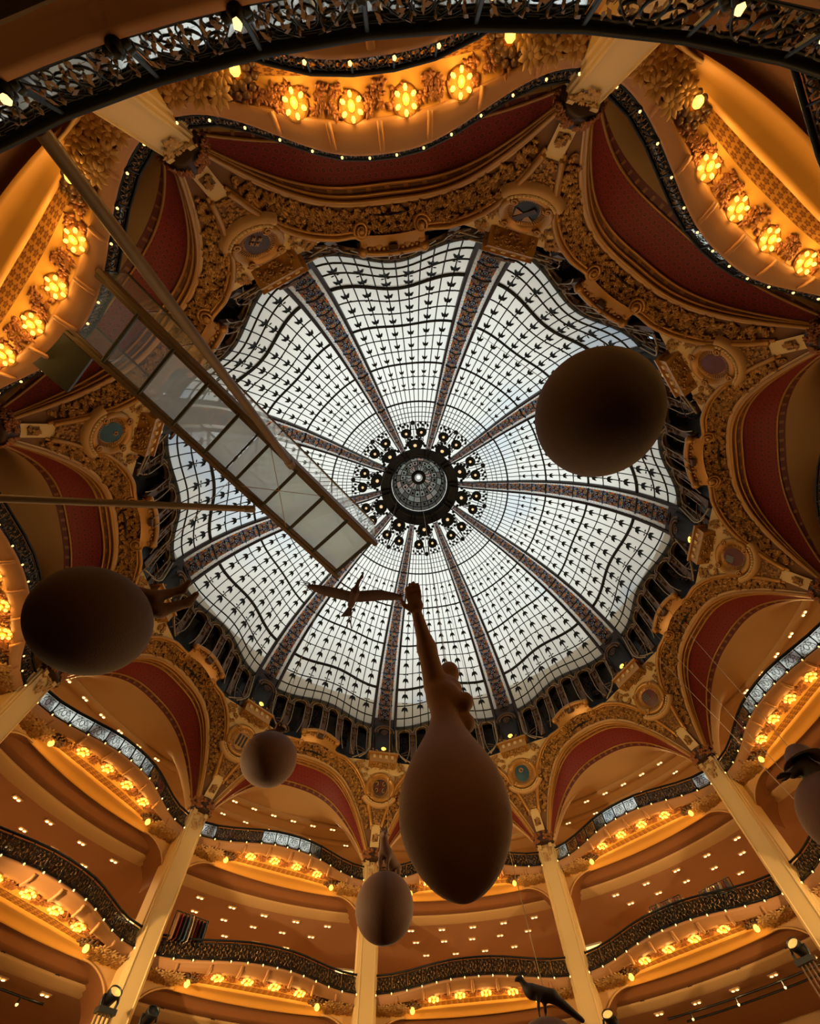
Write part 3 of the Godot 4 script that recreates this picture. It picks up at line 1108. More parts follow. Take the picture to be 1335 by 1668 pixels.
	for k in 44:
		var s := -1.0 if k % 2 else 1.0
		var y := rng.randf_range(16.1, 17.1)
		var x := rng.randf_range(0.72, 1.25) * s
		if absf(x) < half.call(y):
			var s0: Vector3 = P.call(x, y, 0.03)
			var tx := Vector3(0, 0, 1).rotated(n, rng.randf() * TAU)
			sp.append(Transform3D(Basis(tx, n, tx.cross(n)) * 0.24, s0))
	for k in 26:
		sp.append(Transform3D(Basis(Vector3.UP, rng.randf() * TAU) * Basis(Vector3.RIGHT, PI) * 0.26, Vector3(rng.randf_range(10.5, 11.1), 16.87, rng.randf_range(-0.55, 0.55))))
	for k in 14:
		sp.append(Transform3D(Basis(Vector3.BACK, rng.randf() * TAU) * Basis(Vector3.RIGHT, rng.randf() * 3.0) * 0.3, Vector3(10.45 + rng.randf() * 0.2, 17.5 + rng.randf() * 0.15, rng.randf_range(-0.55, 0.55))))
	scatter("plinth_leaves", sp, leaves[0], M.relief, t)
	return t


func column() -> Node3D:
	var t := thing("column", "", "column", Vector3.ZERO, 0, "columns round the hall")
	var b := MB.new()
	# shaft in plan: a pilaster with stepped fillets, 0.72 m wide
	var plan := [Vector2(13.3, 0.40), Vector2(12.62, 0.40), Vector2(12.60, 0.36), Vector2(12.52, 0.35), Vector2(12.50, 0.31), Vector2(12.45, 0.30), Vector2(12.43, 0.26), Vector2(12.46, 0.235), Vector2(12.46, -0.235), Vector2(12.43, -0.26), Vector2(12.45, -0.30), Vector2(12.50, -0.31), Vector2(12.52, -0.35), Vector2(12.60, -0.36), Vector2(12.62, -0.40), Vector2(13.3, -0.40)]
	for k in plan.size() - 1:
		var p: Vector2 = plan[k]
		var q: Vector2 = plan[k + 1]
		b.quad(Vector3(p.x, -1.6, p.y), Vector3(q.x, -1.6, q.y), Vector3(q.x, 13.0, q.y), Vector3(p.x, 13.0, p.y))
	obj("shaft", b, M.cream, t)
	b = MB.new()
	b.box(Transform3D(Basis(), Vector3(12.8, 13.25, 0)), Vector3(0.75, 0.6, 0.7))
	b.surf(20, 6, func(x: float, y: float) -> Vector3:
		var a := PI * x - PI / 2
		var q: float = [0.0, 0.36, 0.44, 0.40, 0.46, 0.44, 0.48][roundi(y * 6)]
		return Vector3(12.62 - q * cos(a) * 0.9, 12.98 + 0.62 * maxf(y - 0.166, 0.0), q * sin(a)))
	obj("capital", b, M.capital, t)
	var spots := []
	for k in 46:
		var a := rng.randf_range(-1.5, 1.5)
		var y := rng.randf_range(12.98, 13.5)
		var n := Vector3(-cos(a), -0.2, sin(a)).normalized()
		var x := n.cross(Vector3.UP).normalized().rotated(n, rng.randf() * TAU)
		spots.append(Transform3D(Basis(x, n, x.cross(n)) * 0.2, Vector3(12.62 - 0.41 * cos(a), y, 0.45 * sin(a))))
	scatter("capital_leaves", spots, leaves[0], M.leaf2, t)
	spots = []
	for k in 40:
		var y := rng.randf_range(12.2, 12.95)
		var w := 0.28 if y > 12.55 else 0.14
		var n := Vector3(-1, -0.1, 0).normalized()
		var x := Vector3(0, 0, 1).rotated(n, rng.randf() * TAU)
		spots.append(Transform3D(Basis(x, n, x.cross(n)) * 0.16, Vector3(12.43, y, rng.randf_range(-w, w))))
	scatter("hanging_leaves", spots, leaves[1], M.cream2, t)
	for s in [-0.24, 0.24]:
		var c := MB.new()
		c.box(Transform3D(Basis(), Vector3(12.42, 12.86, s)), Vector3(0.1, 0.18, 0.13))
		obj("corbel", c, M.cream, t)
	return t


# ---------------------------------------------------------------- balconies
func Rr(u: float) -> float:      # plan of the balcony fronts: bowed in the middle of each bay
	var q := minf(absf(2 * u - 1), 1.0)
	return 11.35 + 1.3 * pow((1 - cos(PI * q)) / 2, 1.25)


const PARTS := {
	"fascia": [[0.06, -0.60], [-0.03, -0.62], [-0.06, -0.67], [-0.03, -0.72], [0.04, -0.74], [0.06, -0.79], [0.13, -0.82], [0.20, -0.88], [0.30, -0.92], [0.36, -0.91], [0.39, -0.87]],
	"ornament_band": [[0.39, -0.87], [0.6, -0.88], [0.8, -0.89]],
	"smooth_band": [[0.8, -0.89], [0.88, -0.90], [0.95, -0.92]],
	"fan_panel": [[0.95, -0.93], [1.08, -0.94], [1.22, -0.95]],
	"outer_band": [[1.22, -0.95], [1.26, -1.01], [1.32, -1.02], [1.5, -1.03], [1.66, -1.07], [1.70, -1.15], [1.78, -1.17]],
	"soffit": [[1.78, -1.17], [1.84, -1.12], [2.0, -1.12], [2.2, -1.34], [2.26, -1.34], [2.30, -1.40], [2.5, -1.40]],
	"ceiling_band": [[2.5, -1.40], [2.54, -1.48], [2.75, -1.50], [2.79, -1.57], [3.0, -1.58]],
}


func S(u: float, t: float, y: float) -> Vector3:
	var a := Rr(u)
	return L(u, a + t * (13.1 - a) / 1.75 if t < 1.75 else 13.1 + t - 1.75, y)


func balcony(top: float) -> Node3D:
	var t := thing("balcony", "", "balcony")
	var mats := {"fascia": M.fascia, "ornament_band": M.goldlit, "smooth_band": M.goldlit, "fan_panel": M.fan, "outer_band": M.goldlit, "soffit": M.brown, "ceiling_band": M.ceil2}
	for name_ in PARTS:
		var sec: Array = PARTS[name_]
		var b := MB.new()
		var wide: bool = name_ in ["soffit", "ceiling_band"]
		b.surf(56, sec.size() - 1, func(x: float, y: float) -> Vector3:
			var e: Array = sec[roundi(y * (sec.size() - 1))]
			return S(0.03 + 0.94 * x, e[0], top + e[1]), 6.0 if name_ == "fan_panel" else 3.0, 1.0)
		obj(name_, b, mats[name_], t)
	# joint blocks on the fascia
	for k in 7:
		var u := 0.14 + 0.72 * k / 6.0
		var b := MB.new()
		var pts := []
		for e in [[0.0, -0.72], [0.06, -0.76], [0.08, -0.82], [0.16, -0.86], [0.24, -0.92], [0.34, -0.94]]:
			pts.append(S(u, e[0] - 0.02, top + e[1] - 0.015))
		b.tube(pts, 0.05, 6)
		obj("joint_block", b, M.fascia, t)
	var spots := [[], []]
	for k in 110:
		var u := 0.2 + 0.6 * rng.randf()
		spots[k % 2].append(on(func(a: float, c: float) -> Vector3: return S(a, c, top - 0.885), u, rng.randf_range(0.45, 0.78), 0.26, rng.randf() * TAU, 0.7))
	for k in 2:
		scatter("leaf_band", spots[k], leaves[k], M.leaf2, t)
	for s in [0.0, 1.0]:
		for k in 9:
			var u: float = absf(s - [0.075, 0.12, 0.165, 0.09, 0.14, 0.185, 0.06, 0.11, 0.155][k])
			var v: float = [0.5, 0.45, 0.5, 0.95, 0.85, 1.0, 1.4, 1.35, 1.45][k]
			var o := inst("rosette", leaves[4], M.relief if v > 0.6 else M.cream2, t, on(func(a: float, c: float) -> Vector3: return S(a, c, top - 0.93 - 0.08 * c), u, v, 0.42, k, 0.5))
		var br := MB.new()
		var rv := MB.new()
		br.surf(14, 1, func(x: float, y: float) -> Vector3:
			var a := PI / 2 * x
			return L(absf(s - lerpf(0.03, 0.185 - 0.15 * cos(a), y)), 13.08, top - 2.45 + 1.3 * sin(a)))
		rv.surf(14, 2, func(x: float, y: float) -> Vector3:
			var a := PI / 2 * x
			return L(absf(s - (0.185 - 0.15 * cos(a))), lerpf(13.08, 14.3, y), top - 2.45 + 1.3 * sin(a)))
		obj("corner_bracket", br, M.cream2, t)
		obj("bracket_reveal", rv, M.brown, t)
		var pts := []
		for k in 12:
			var a := PI / 2 * k / 11.0
			pts.append(L(absf(s - (0.185 - 0.15 * cos(a))), 13.05, top - 2.45 + 1.3 * sin(a)))
		var tb := MB.new()
		tb.tube(pts, 0.035, 5)
		obj("bracket_moulding", tb, M.cream2, t)
	var fl := MB.new()
	fl.surf(30, 2, func(x: float, y: float) -> Vector3:
		var u := 0.03 + 0.94 * x
		return L(u, [Rr(u) + 0.06, 12.9, 14.0][roundi(y * 2)], top - 0.60))
	obj("deck", fl, M.floor, t)
	return t


var panel_mesh: ArrayMesh
var thin_panel_mesh: ArrayMesh
var post_mesh: ArrayMesh
var flowers_mesh: ArrayMesh


func scrollwork(f: float) -> ArrayMesh:      # one panel of railing, x from 0 to 1, y from 0 to 0.58
	var b := MB.new()
	for s in [-1.0, 1.0]:
		for e in [[0.22, 0.36, 0.15, 1.0], [0.25, 0.15, 0.11, -1.0]]:
			var pts := []
			for k in 18:
				var a: float = k * 0.5 * e[3] + 0.6
				var r: float = e[2] * (1.0 - k / 21.0)
				pts.append(Vector3(0.5 + s * (e[0] + r * cos(a)), e[1] + r * sin(a), 0))
			b.tube(pts, 0.016 * f, 4, 0.009 * f)
		var st := []
		for k in 9:
			var v := k / 8.0
			st.append(Vector3(0.5 + s * (0.48 - 0.42 * v), 0.03 + 0.46 * sin(v * 1.5), 0.01))
		b.tube(st, 0.013 * f, 4)
	var ring := []
	for k in 14:
		ring.append(Vector3(0.5 + 0.1 * cos(k * TAU / 14), 0.30 + 0.13 * sin(k * TAU / 14), 0))
	b.tube(ring, 0.016 * f, 4, -1.0, true)
	for y in [0.02, 0.085, 0.49]:
		b.tube([Vector3(0, y, 0), Vector3(1, y, 0)], 0.012 * f, 4)
	return b.mesh()


func ironwork() -> void:
	panel_mesh = scrollwork(1.0)
	thin_panel_mesh = scrollwork(0.55)
	var b := MB.new()
	var lr := RandomNumberGenerator.new()
	lr.seed = 3
	var lf := [[0.5, 0.30], [0.28, 0.36], [0.72, 0.36], [0.25, 0.15], [0.75, 0.15], [0.08, 0.30], [0.92, 0.30], [0.5, 0.1], [0.4, 0.46], [0.62, 0.46], [0.12, 0.47], [0.88, 0.47], [0.36, 0.25], [0.64, 0.25], [0.05, 0.12], [0.95, 0.12], [0.18, 0.26], [0.82, 0.26]]
	for e in lf:
		for k in 3:
			var a := lr.randf() * TAU
			var d := Vector3(cos(a), sin(a), lr.randf_range(-0.5, 0.5)) * 0.08
			var s := Vector3(-sin(a), cos(a), 0.3) * 0.02
			var p := Vector3(e[0], e[1], lr.randf_range(-0.03, 0.03))
			b.quad(p, p + d * 0.5 + s, p + d, p + d * 0.5 - s)
		b.ball(Vector3(e[0], e[1], 0), Vector3(0.02, 0.022, 0.02), 5, 3)
	flowers_mesh = b.mesh()
	b = MB.new()
	b.bar(Vector3(0, -0.05, 0), Vector3(0, 0.58, 0), 0.03, 0.03, Vector3.BACK)
	b.ball(Vector3(0, -0.02, 0.05), Vector3(0.05, 0.05, 0.05), 6, 4)
	b.tube([Vector3(0, 0.05, 0.02), Vector3(0, 0.0, 0.08), Vector3(0, -0.05, 0.10), Vector3(0, -0.07, 0.08)], 0.02, 5)
	for k in 5:
		b.ball(Vector3(0.06 * cos(k * 1.25), 0.03 + 0.05 * sin(k * 1.25), 0.05), Vector3(0.035, 0.03, 0.03), 5, 3)
	post_mesh = b.mesh()


# railing through the points; the front looks to the axis
func railing(called: String, label: String, pts: Array, y0: float, group: String, bulb_label: String, sheen: Callable, every := 1) -> Node3D:
	var t := thing(called, label, "railing", Vector3.ZERO, 0, group)
	var hp := []
	var lp := []
	for p in pts:
		hp.append(p + Vector3(0, y0 + 0.60, 0))
		lp.append(p + Vector3(0, y0 + 0.01, 0))
	var b := MB.new()
	b.tube(hp, 0.038, 8)
	b.ball(hp[0], Vector3(0.06, 0.06, 0.06), 8, 5)
	b.ball(hp[-1], Vector3(0.06, 0.06, 0.06), 8, 5)
	obj("handrail", b, M.iron, t)
	b = MB.new()
	b.tube(lp, 0.03, 6)
	obj("bottom_rail", b, M.iron, t)
	var n := pts.size()
	for k in n:
		var p: Vector3 = pts[k] + Vector3(0, y0, 0)
		var inw := Vector3(-p.x, 0, -p.z).normalized()
		var side := Vector3.UP.cross(inw)
		inst("post", post_mesh, M.iron, t, Transform3D(Basis(side, Vector3.UP, inw), p))
		if k % every == 0:
			var bm := inst("rail_bulb", bulb_mesh, M.bulb, null, Transform3D(Basis(), p + inw * 0.11 - Vector3(0, 0.06, 0)))
			tag(bm, "%s %s" % [ORD[k / every], bulb_label], "bulb", "bulbs along the railings")
		if k == n - 1:
			continue
		var d: Vector3 = pts[k + 1] - pts[k]
		var x := d
		var z := d.cross(Vector3.UP).normalized()
		if z.dot(inw) < 0:
			z = -z
		var xf := Transform3D(Basis(x, Vector3.UP, z), p)
		var kind: int = sheen.call((k + 0.5) / (n - 1))
		var pn := inst("scroll_panel", thin_panel_mesh if kind == 2 else panel_mesh, M.iron, t, xf)
		if kind != 2 or called == "near_railing":
			inst("flowers", flowers_mesh, M.railgold, pn).set_meta("kind", "stuff")
		if kind > 0:
			var g := MB.new()
			g.box(Transform3D(Basis(d.normalized(), Vector3.UP, z), p + d * 0.5 + Vector3(0, 0.32, 0) - z * (0.025 if kind == 2 else 0.09)), Vector3(d.length() * 0.96, 0.50, 0.012))
			obj("glass_panel", g, M.mirror if kind == 2 else M.smoked, t)
	return t


var bulb_mesh: ArrayMesh
var lamp_proto: Node3D
var globe_proto: Node3D


func flower_lamp(x: Transform3D, label: String, group: String) -> void:
	var t: Node3D
	if lamp_proto == null:
		t = thing("flower_lamp", label, "lamp")
		lamp_proto = t
		var b := MB.new()
		b.lathe([Vector2(0.0, 0.0), Vector2(0.30, 0.0), Vector2(0.33, -0.02), Vector2(0.27, -0.05), Vector2(0.10, -0.06), Vector2(0.06, -0.14), Vector2(0.0, -0.14)], 20)
		obj("back_plate", b, M.gold, t)
		var g := MB.new()
		g.ball(Vector3.ZERO, Vector3(0.095, 0.075, 0.125), 8, 5)
		inst("centre_globe", g.mesh(), M.globe2, t, Transform3D(Basis(), Vector3(0, -0.16, 0)))
		var p := MB.new()
		p.ball(Vector3.ZERO, Vector3(0.058, 0.07, 0.075), 6, 4)
		var pm := p.mesh()
		for k in 6:
			var a := (k + 0.5) * TAU / 6
			inst("globe", pm, M.globe, t, Transform3D(Basis(Vector3.UP, -a + PI / 2), Vector3(0.23 * cos(a), -0.10, 0.23 * sin(a))))
		var l := OmniLight3D.new()
		l.name = "light"
		l.light_color = Color(1.0, 0.80, 0.44)
		l.light_energy = 0.6
		l.omni_range = 60
		l.omni_attenuation = 2.0
		l.light_size = 0.12
		l.shadow_enabled = true
		l.position = Vector3(0, -0.34, 0)
		t.add_child(l)
	else:
		t = lamp_proto.duplicate()
		t.name = numbered("flower_lamp")
		add_child(t)
	t.transform = x * Transform3D(Basis().scaled(Vector3.ONE * 0.7), Vector3.ZERO)
	tag(t, label, "lamp", group)


func globe_lamp(x: Transform3D, label: String, group: String) -> void:
	var t: Node3D
	if globe_proto == null:
		t = thing("globe_lamp", label, "lamp")
		globe_proto = t
		var b := MB.new()
		for k in 8:
			b.ball(Vector3(0.2 * cos(k * TAU / 8), -0.03, 0.2 * sin(k * TAU / 8)), Vector3(0.1, 0.06, 0.1), 7, 4)
		for k in 12:
			b.ball(Vector3(0.33 * cos(k * TAU / 12), -0.01, 0.33 * sin(k * TAU / 12)), Vector3(0.08, 0.05, 0.08), 6, 4)
		obj("rosette", b, M.bronze, t)
		var g := MB.new()
		g.lathe([Vector2(0.0, -0.28), Vector2(0.06, -0.265), Vector2(0.10, -0.21), Vector2(0.11, -0.15), Vector2(0.085, -0.07), Vector2(0.05, -0.03)], 8)
		obj("globe", g, M.globe, t)
		var l := OmniLight3D.new()
		l.name = "light"
		l.light_color = Color(1.0, 0.80, 0.44)
		l.light_energy = 0.12
		l.omni_range = 60
		l.omni_attenuation = 2.0
		l.light_size = 0.08
		l.shadow_enabled = true
		l.position = Vector3(0, -0.34, 0)
		t.add_child(l)
	else:
		t = globe_proto.duplicate()
		t.name = numbered("globe_lamp")
		add_child(t)
	t.transform = x * Transform3D(Basis().scaled(Vector3.ONE * 0.85), Vector3.ZERO)
	tag(t, label, "lamp", group)


var spot_mesh: ArrayMesh
var spot_count := {}


func ceiling_spot(i: float, r: float, y: float, label: String, energy: float) -> void:
	var p := W(i, r, y)
	spot_count[label] = spot_count.get(label, -1) + 1
	var t := thing("ceiling_spotlight", "%s %s" % [ORD[spot_count[label]], label], "spotlight", p, PHASE + BAY * i + PI / 2, "twin spotlights of the gallery ceilings")
	var b := MB.new()
	b.box(Transform3D(Basis(), Vector3(0, 0.02, 0)), Vector3(0.34, 0.04, 0.18))
	obj("housing", b, M.ceil2, t)
	for s in [-0.075, 0.075]:
		inst("bulb", spot_mesh, M.spot, t, Transform3D(Basis(), Vector3(s, -0.015, 0)))
	if energy > 0:
		var l := SpotLight3D.new()
		l.light_color = Color(1.0, 0.82, 0.54)
		l.light_energy = energy
		l.spot_angle = 80
		l.spot_range = 30
		l.spot_attenuation = 2.0
		l.light_size = 0.1
		l.shadow_enabled = true
		l.position = Vector3(0, -0.07, 0)
		l.rotation.x = -PI / 2
		t.add_child(l)


# ---------------------------------------------------------------- figures
func smin(a: float, b: float, k: float) -> float:
	var h := maxf(k - absf(a - b), 0.0) / k
	return minf(a, b) - h * h * k * 0.25


# bones: [a, b, radius at a, radius at b] or [centre, radii, basis]; joined with a smooth minimum
func field(bones: Array, k: float) -> Callable:
	return func(p: Vector3) -> float:
		var d := 9.0
		for e in bones:
			var q: float
			if e.size() == 1:
				var prof: Array = e[0]
				var g := Vector2(Vector2(p.x, p.z).length(), p.y)
				var r0 := -1.0
				q = 99.0
				for j in range(1, prof.size()):
					var s0: Vector2 = prof[j - 1]
					var s1: Vector2 = prof[j]
					var w := (s1 - s0) * clampf((g - s0).dot(s1 - s0) / (s1 - s0).length_squared(), 0.0, 1.0)
					q = minf(q, (g - s0 - w).length_squared())
					if g.y >= s0.y and g.y < s1.y:
						r0 = lerpf(s0.x, s1.x, (g.y - s0.y) / (s1.y - s0.y))
				q = sqrt(q) * (-1.0 if g.x < r0 else 1.0)
			elif e.size() == 3:
				var v: Vector3 = (p - e[0]) * e[2]      # into the ellipsoid's axes
				var r: Vector3 = e[1]
				var n := (v / r).length()
				q = (n - 1.0) * n / maxf((v / (r * r)).length(), 1e-5)
			else:
				var ab: Vector3 = e[1] - e[0]
				var h := clampf((p - e[0]).dot(ab) / ab.length_squared(), 0, 1)
				q = p.distance_to(e[0] + ab * h) - lerpf(e[2], e[3], h)
			d = smin(d, q, k)
		return d


func skin(b: MB, f: Callable, lo: Vector3, hi: Vector3, cell: float) -> void:      # surface nets
	var n := Vector3i(((hi - lo) / cell).ceil()) + Vector3i.ONE
	var blk := 6
	var val := {}
	var at := func(x: int, y: int, z: int) -> float:
		var key := (x * 4096 + y) * 4096 + z
		if not val.has(key):
			val[key] = f.call(lo + Vector3(x, y, z) * cell)
		return val[key]
	var vert := {}
	var reach := blk * cell * 0.95
	for bx in range(0, n.x, blk):
		for by in range(0, n.y, blk):
			for bz in range(0, n.z, blk):
				if absf(f.call(lo + Vector3(bx + blk / 2.0, by + blk / 2.0, bz + blk / 2.0) * cell)) > reach:
					continue
				for x in range(bx, bx + blk):
					for y in range(by, by + blk):
						for z in range(bz, bz + blk):
							var c := []
							var inside := 0
							for j in 8:
								var q: float = at.call(x + (j & 1), y + (j >> 1 & 1), z + (j >> 2 & 1))
								c.append(q)
								inside += 1 if q < 0 else 0
							if inside == 0 or inside == 8:
								continue
							var s := Vector3.ZERO
							var m := 0
							for j in 8:
								for bit in [1, 2, 4]:
									if j & bit:
										continue
									var q: int = j | bit
									if (c[j] < 0) != (c[q] < 0):
										var w: float = c[j] / (c[j] - c[q])
										var pa := Vector3(j & 1, j >> 1 & 1, j >> 2 & 1)
										var pb := Vector3(q & 1, q >> 1 & 1, q >> 2 & 1)
										s += pa.lerp(pb, w)
										m += 1
							vert[(x * 4096 + y) * 4096 + z] = b.add(lo + (Vector3(x, y, z) + s / m) * cell)
	for key in vert:
		var x: int = key / (4096 * 4096)
		var y: int = key / 4096 % 4096
		var z: int = key % 4096
		for ax in 3:
			var e := [Vector3i(1, 0, 0), Vector3i(0, 1, 0), Vector3i(0, 0, 1)]
			var a: float = at.call(x, y, z)
			var o: Vector3i = Vector3i(x, y, z) + e[ax]
			var c: float = at.call(o.x, o.y, o.z)
			if (a < 0) == (c < 0):
				continue
			var u: Vector3i = e[(ax + 1) % 3]
			var w: Vector3i = e[(ax + 2) % 3]
			var ks := []
			for dd in [Vector3i.ZERO, u, u + w, w]:
				var g: Vector3i = Vector3i(x, y, z) - dd
				ks.append(vert.get((g.x * 4096 + g.y) * 4096 + g.z, -1))
			if ks.min() < 0:
				continue
			if a < 0:
				b.ix.append_array([ks[0], ks[2], ks[1], ks[0], ks[3], ks[2]])
			else:
				b.ix.append_array([ks[0], ks[1], ks[2], ks[0], ks[2], ks[3]])


func hand(b: MB, wrist: Vector3, along: Vector3, palm: Vector3, s: float, thumb: float, curl: float, arm: Array) -> void:      # s: length of the hand
	var d := along.normalized()
	var n := (palm - d * palm.dot(d)).normalized()
	var x := d.cross(n)
	var bones := arm.duplicate()
	bones.append([wrist + d * s * 0.27, Vector3(0.23, 0.30, 0.11) * s, Basis(x, d, n)])
	var len_ := [0.40, 0.47, 0.44, 0.34]
	for k in 4:
		var base := wrist + d * s * 0.48 + x * s * (-0.17 + 0.113 * k)
		var a := base
		var dir := d
		for j in 3:
			dir = (dir + n * curl).normalized()
			var e: Vector3 = a + dir * s * len_[k] * [0.45, 0.32, 0.23][j]
			bones.append([a, e, s * (0.070 - 0.006 * j), s * (0.065 - 0.008 * j)])
			a = e
	var tb := wrist + d * s * 0.14 - x * thumb * s * 0.15
	var t1 := tb + (d * 0.7 - x * thumb * 0.75 + n * 0.15).normalized() * s * 0.24
	var t2 := t1 + (d * 0.95 - x * thumb * 0.35 + n * 0.2).normalized() * s * 0.2
	bones.append([tb, t1, s * 0.085, s * 0.066])
	bones.append([t1, t2, s * 0.064, s * 0.05])
	var lo := wrist
	var hi := wrist
	for e in bones:
		if e[1] is Vector3 and e.size() == 4:
			for q in [e[0], e[1]]:
				lo = lo.min(q - Vector3.ONE * maxf(e[2], e[3]))
				hi = hi.max(q + Vector3.ONE * maxf(e[2], e[3]))
	lo -= Vector3.ONE * s * 0.15
	hi += Vector3.ONE * s * 0.15
	skin(b, field(bones, s * 0.05), lo, hi, s * 0.032)


func egg_mesh(c: Vector3, r: Vector3, k: float) -> MB:      # a ball slightly drawn out to one end
	var b := MB.new()
	b.surf(48, 32, func(x: float, y: float) -> Vector3:
		var a := y * PI
		var w := sin(a) * (1.0 - k * cos(a))
		return c + r * Vector3(w * cos(x * TAU), cos(a), w * sin(x * TAU)))
	return b


func cable(a: Vector3, c: Vector3, label: String, r := 0.008) -> void:
	var b := MB.new()
	b.tube([a, (a + c) / 2, c], r, 5)
	tag(obj("hanging_wire", b, M.wire), label, "wire")


# the figure's body of revolution: radius against height, from the bottom of the egg to the shoulders
const EGG := [Vector2(0.0, 0.0), Vector2(0.115, 0.02), Vector2(0.25, 0.1), Vector2(0.39, 0.22), Vector2(0.53, 0.4), Vector2(0.661, 0.65), Vector2(0.758, 0.95), Vector2(0.776, 1.25), Vector2(0.75, 1.55), Vector2(0.687, 1.8), Vector2(0.622, 2.0), Vector2(0.536, 2.2), Vector2(0.452, 2.4), Vector2(0.37, 2.6), Vector2(0.30, 2.8), Vector2(0.255, 2.98), Vector2(0.235, 3.12), Vector2(0.24, 3.25), Vector2(0.265, 3.42), Vector2(0.28, 3.56), Vector2(0.25, 3.72), Vector2(0.15, 3.86), Vector2(0.0, 3.95)]


func big_figure() -> void:
	var t := thing("egg_figure", "large brown figure with egg-shaped body, bald head and one arm stretched upward", "sculpture", Vector3(-0.052, 3.138, 2.955))
	var o := t.position
	var down := Vector3(0, 1, 0)
	var bones := [
		[Vector3(-0.02, 6.75, 2.96), Vector3(0.0, 7.05, 2.94), 0.30, 0.22],
		[Vector3(-0.16, 7.05, 2.98), Vector3(0.16, 7.0, 2.94), 0.17, 0.15],
		# chest
		[Vector3(0.31, 6.50, 3.02), Vector3(0.17, 0.18, 0.18), Basis()],
		[Vector3(0.30, 6.16, 2.84), Vector3(0.16, 0.19, 0.17), Basis()],
		# neck and head
		[Vector3(0.05, 7.05, 2.92), Vector3(0.08, 7.35, 2.88), 0.12, 0.11],
		[Vector3(0.13, 7.54, 2.86), Vector3(0.19, 0.24, 0.20), Basis()],
		[Vector3(0.16, 7.42, 2.80), Vector3(0.11, 0.13, 0.12), Basis()],
		# far arm along the side
		[Vector3(0.18, 6.98, 2.86), Vector3(0.26, 6.45, 2.72), 0.11, 0.09],
		# raised arm
		[Vector3(-0.15, 6.98, 3.0), Vector3(-0.26, 7.38, 3.6), 0.22, 0.165],
		[Vector3(-0.26, 7.38, 3.6), Vector3(-0.385, 7.62, 4.22), 0.16, 0.095],
	]
	for k in bones.size():
		bones[k][0] -= o
		if bones[k].size() == 4:
			bones[k][1] -= o
	var smooth := [EGG[0]]
	for k in range(1, EGG.size()):
		var pre: Vector2 = EGG[maxi(k - 2, 0)]
		var post: Vector2 = EGG[mini(k + 1, EGG.size() - 1)]
		if k > 1:
			smooth.append(EGG[k - 1].cubic_interpolate(EGG[k], pre, post, 0.5))
		smooth.append(EGG[k])
	bones.append([smooth])
	var b := MB.new()
	skin(b, field(bones, 0.11), Vector3(-1.0, -0.15, -1.0), Vector3(1.0, 4.75, 1.45), 0.038)
	hand(b, Vector3(-0.385, 7.62, 4.22) - o, Vector3(-0.05, 0.30, 0.42), Vector3(0.0, 0.86, -0.5), 0.60, -1.0, 0.06, [[Vector3(-0.345, 7.54, 4.0) - o, Vector3(-0.385, 7.62, 4.22) - o, 0.105, 0.088]])
	obj("body", b, M.clay_lit, t)
	# face: brows, eyes, nose and mouth turned away from the viewer, towards the far columns
	var f := MB.new()
	var c := Vector3(0.17, 7.47, 2.69) - o
	f.ball(c + Vector3(0.03, 0.0, -0.02), Vector3(0.035, 0.06, 0.045), 8, 6)
	for s in [-1.0, 1.0]:
		f.ball(c + Vector3(0.01 + 0.06 * s, 0.05, 0.01 + 0.05 * s), Vector3(0.03, 0.018, 0.03), 8, 5)
		f.ball(Vector3(0.10, 7.47, 2.86) - o + Vector3(0.14 * s, 0, 0.12 * s), Vector3(0.035, 0.06, 0.035), 8, 5)
	f.ball(c + Vector3(0.02, -0.09, 0.0), Vector3(0.055, 0.016, 0.05), 8, 5)
	obj("face", f, M.clay_lit, t)
	cable(Vector3(0.10, 7.73, 2.86), Vector3(0.0, 28.4, 0.05), "single long wire from the lantern down to the large egg figure")


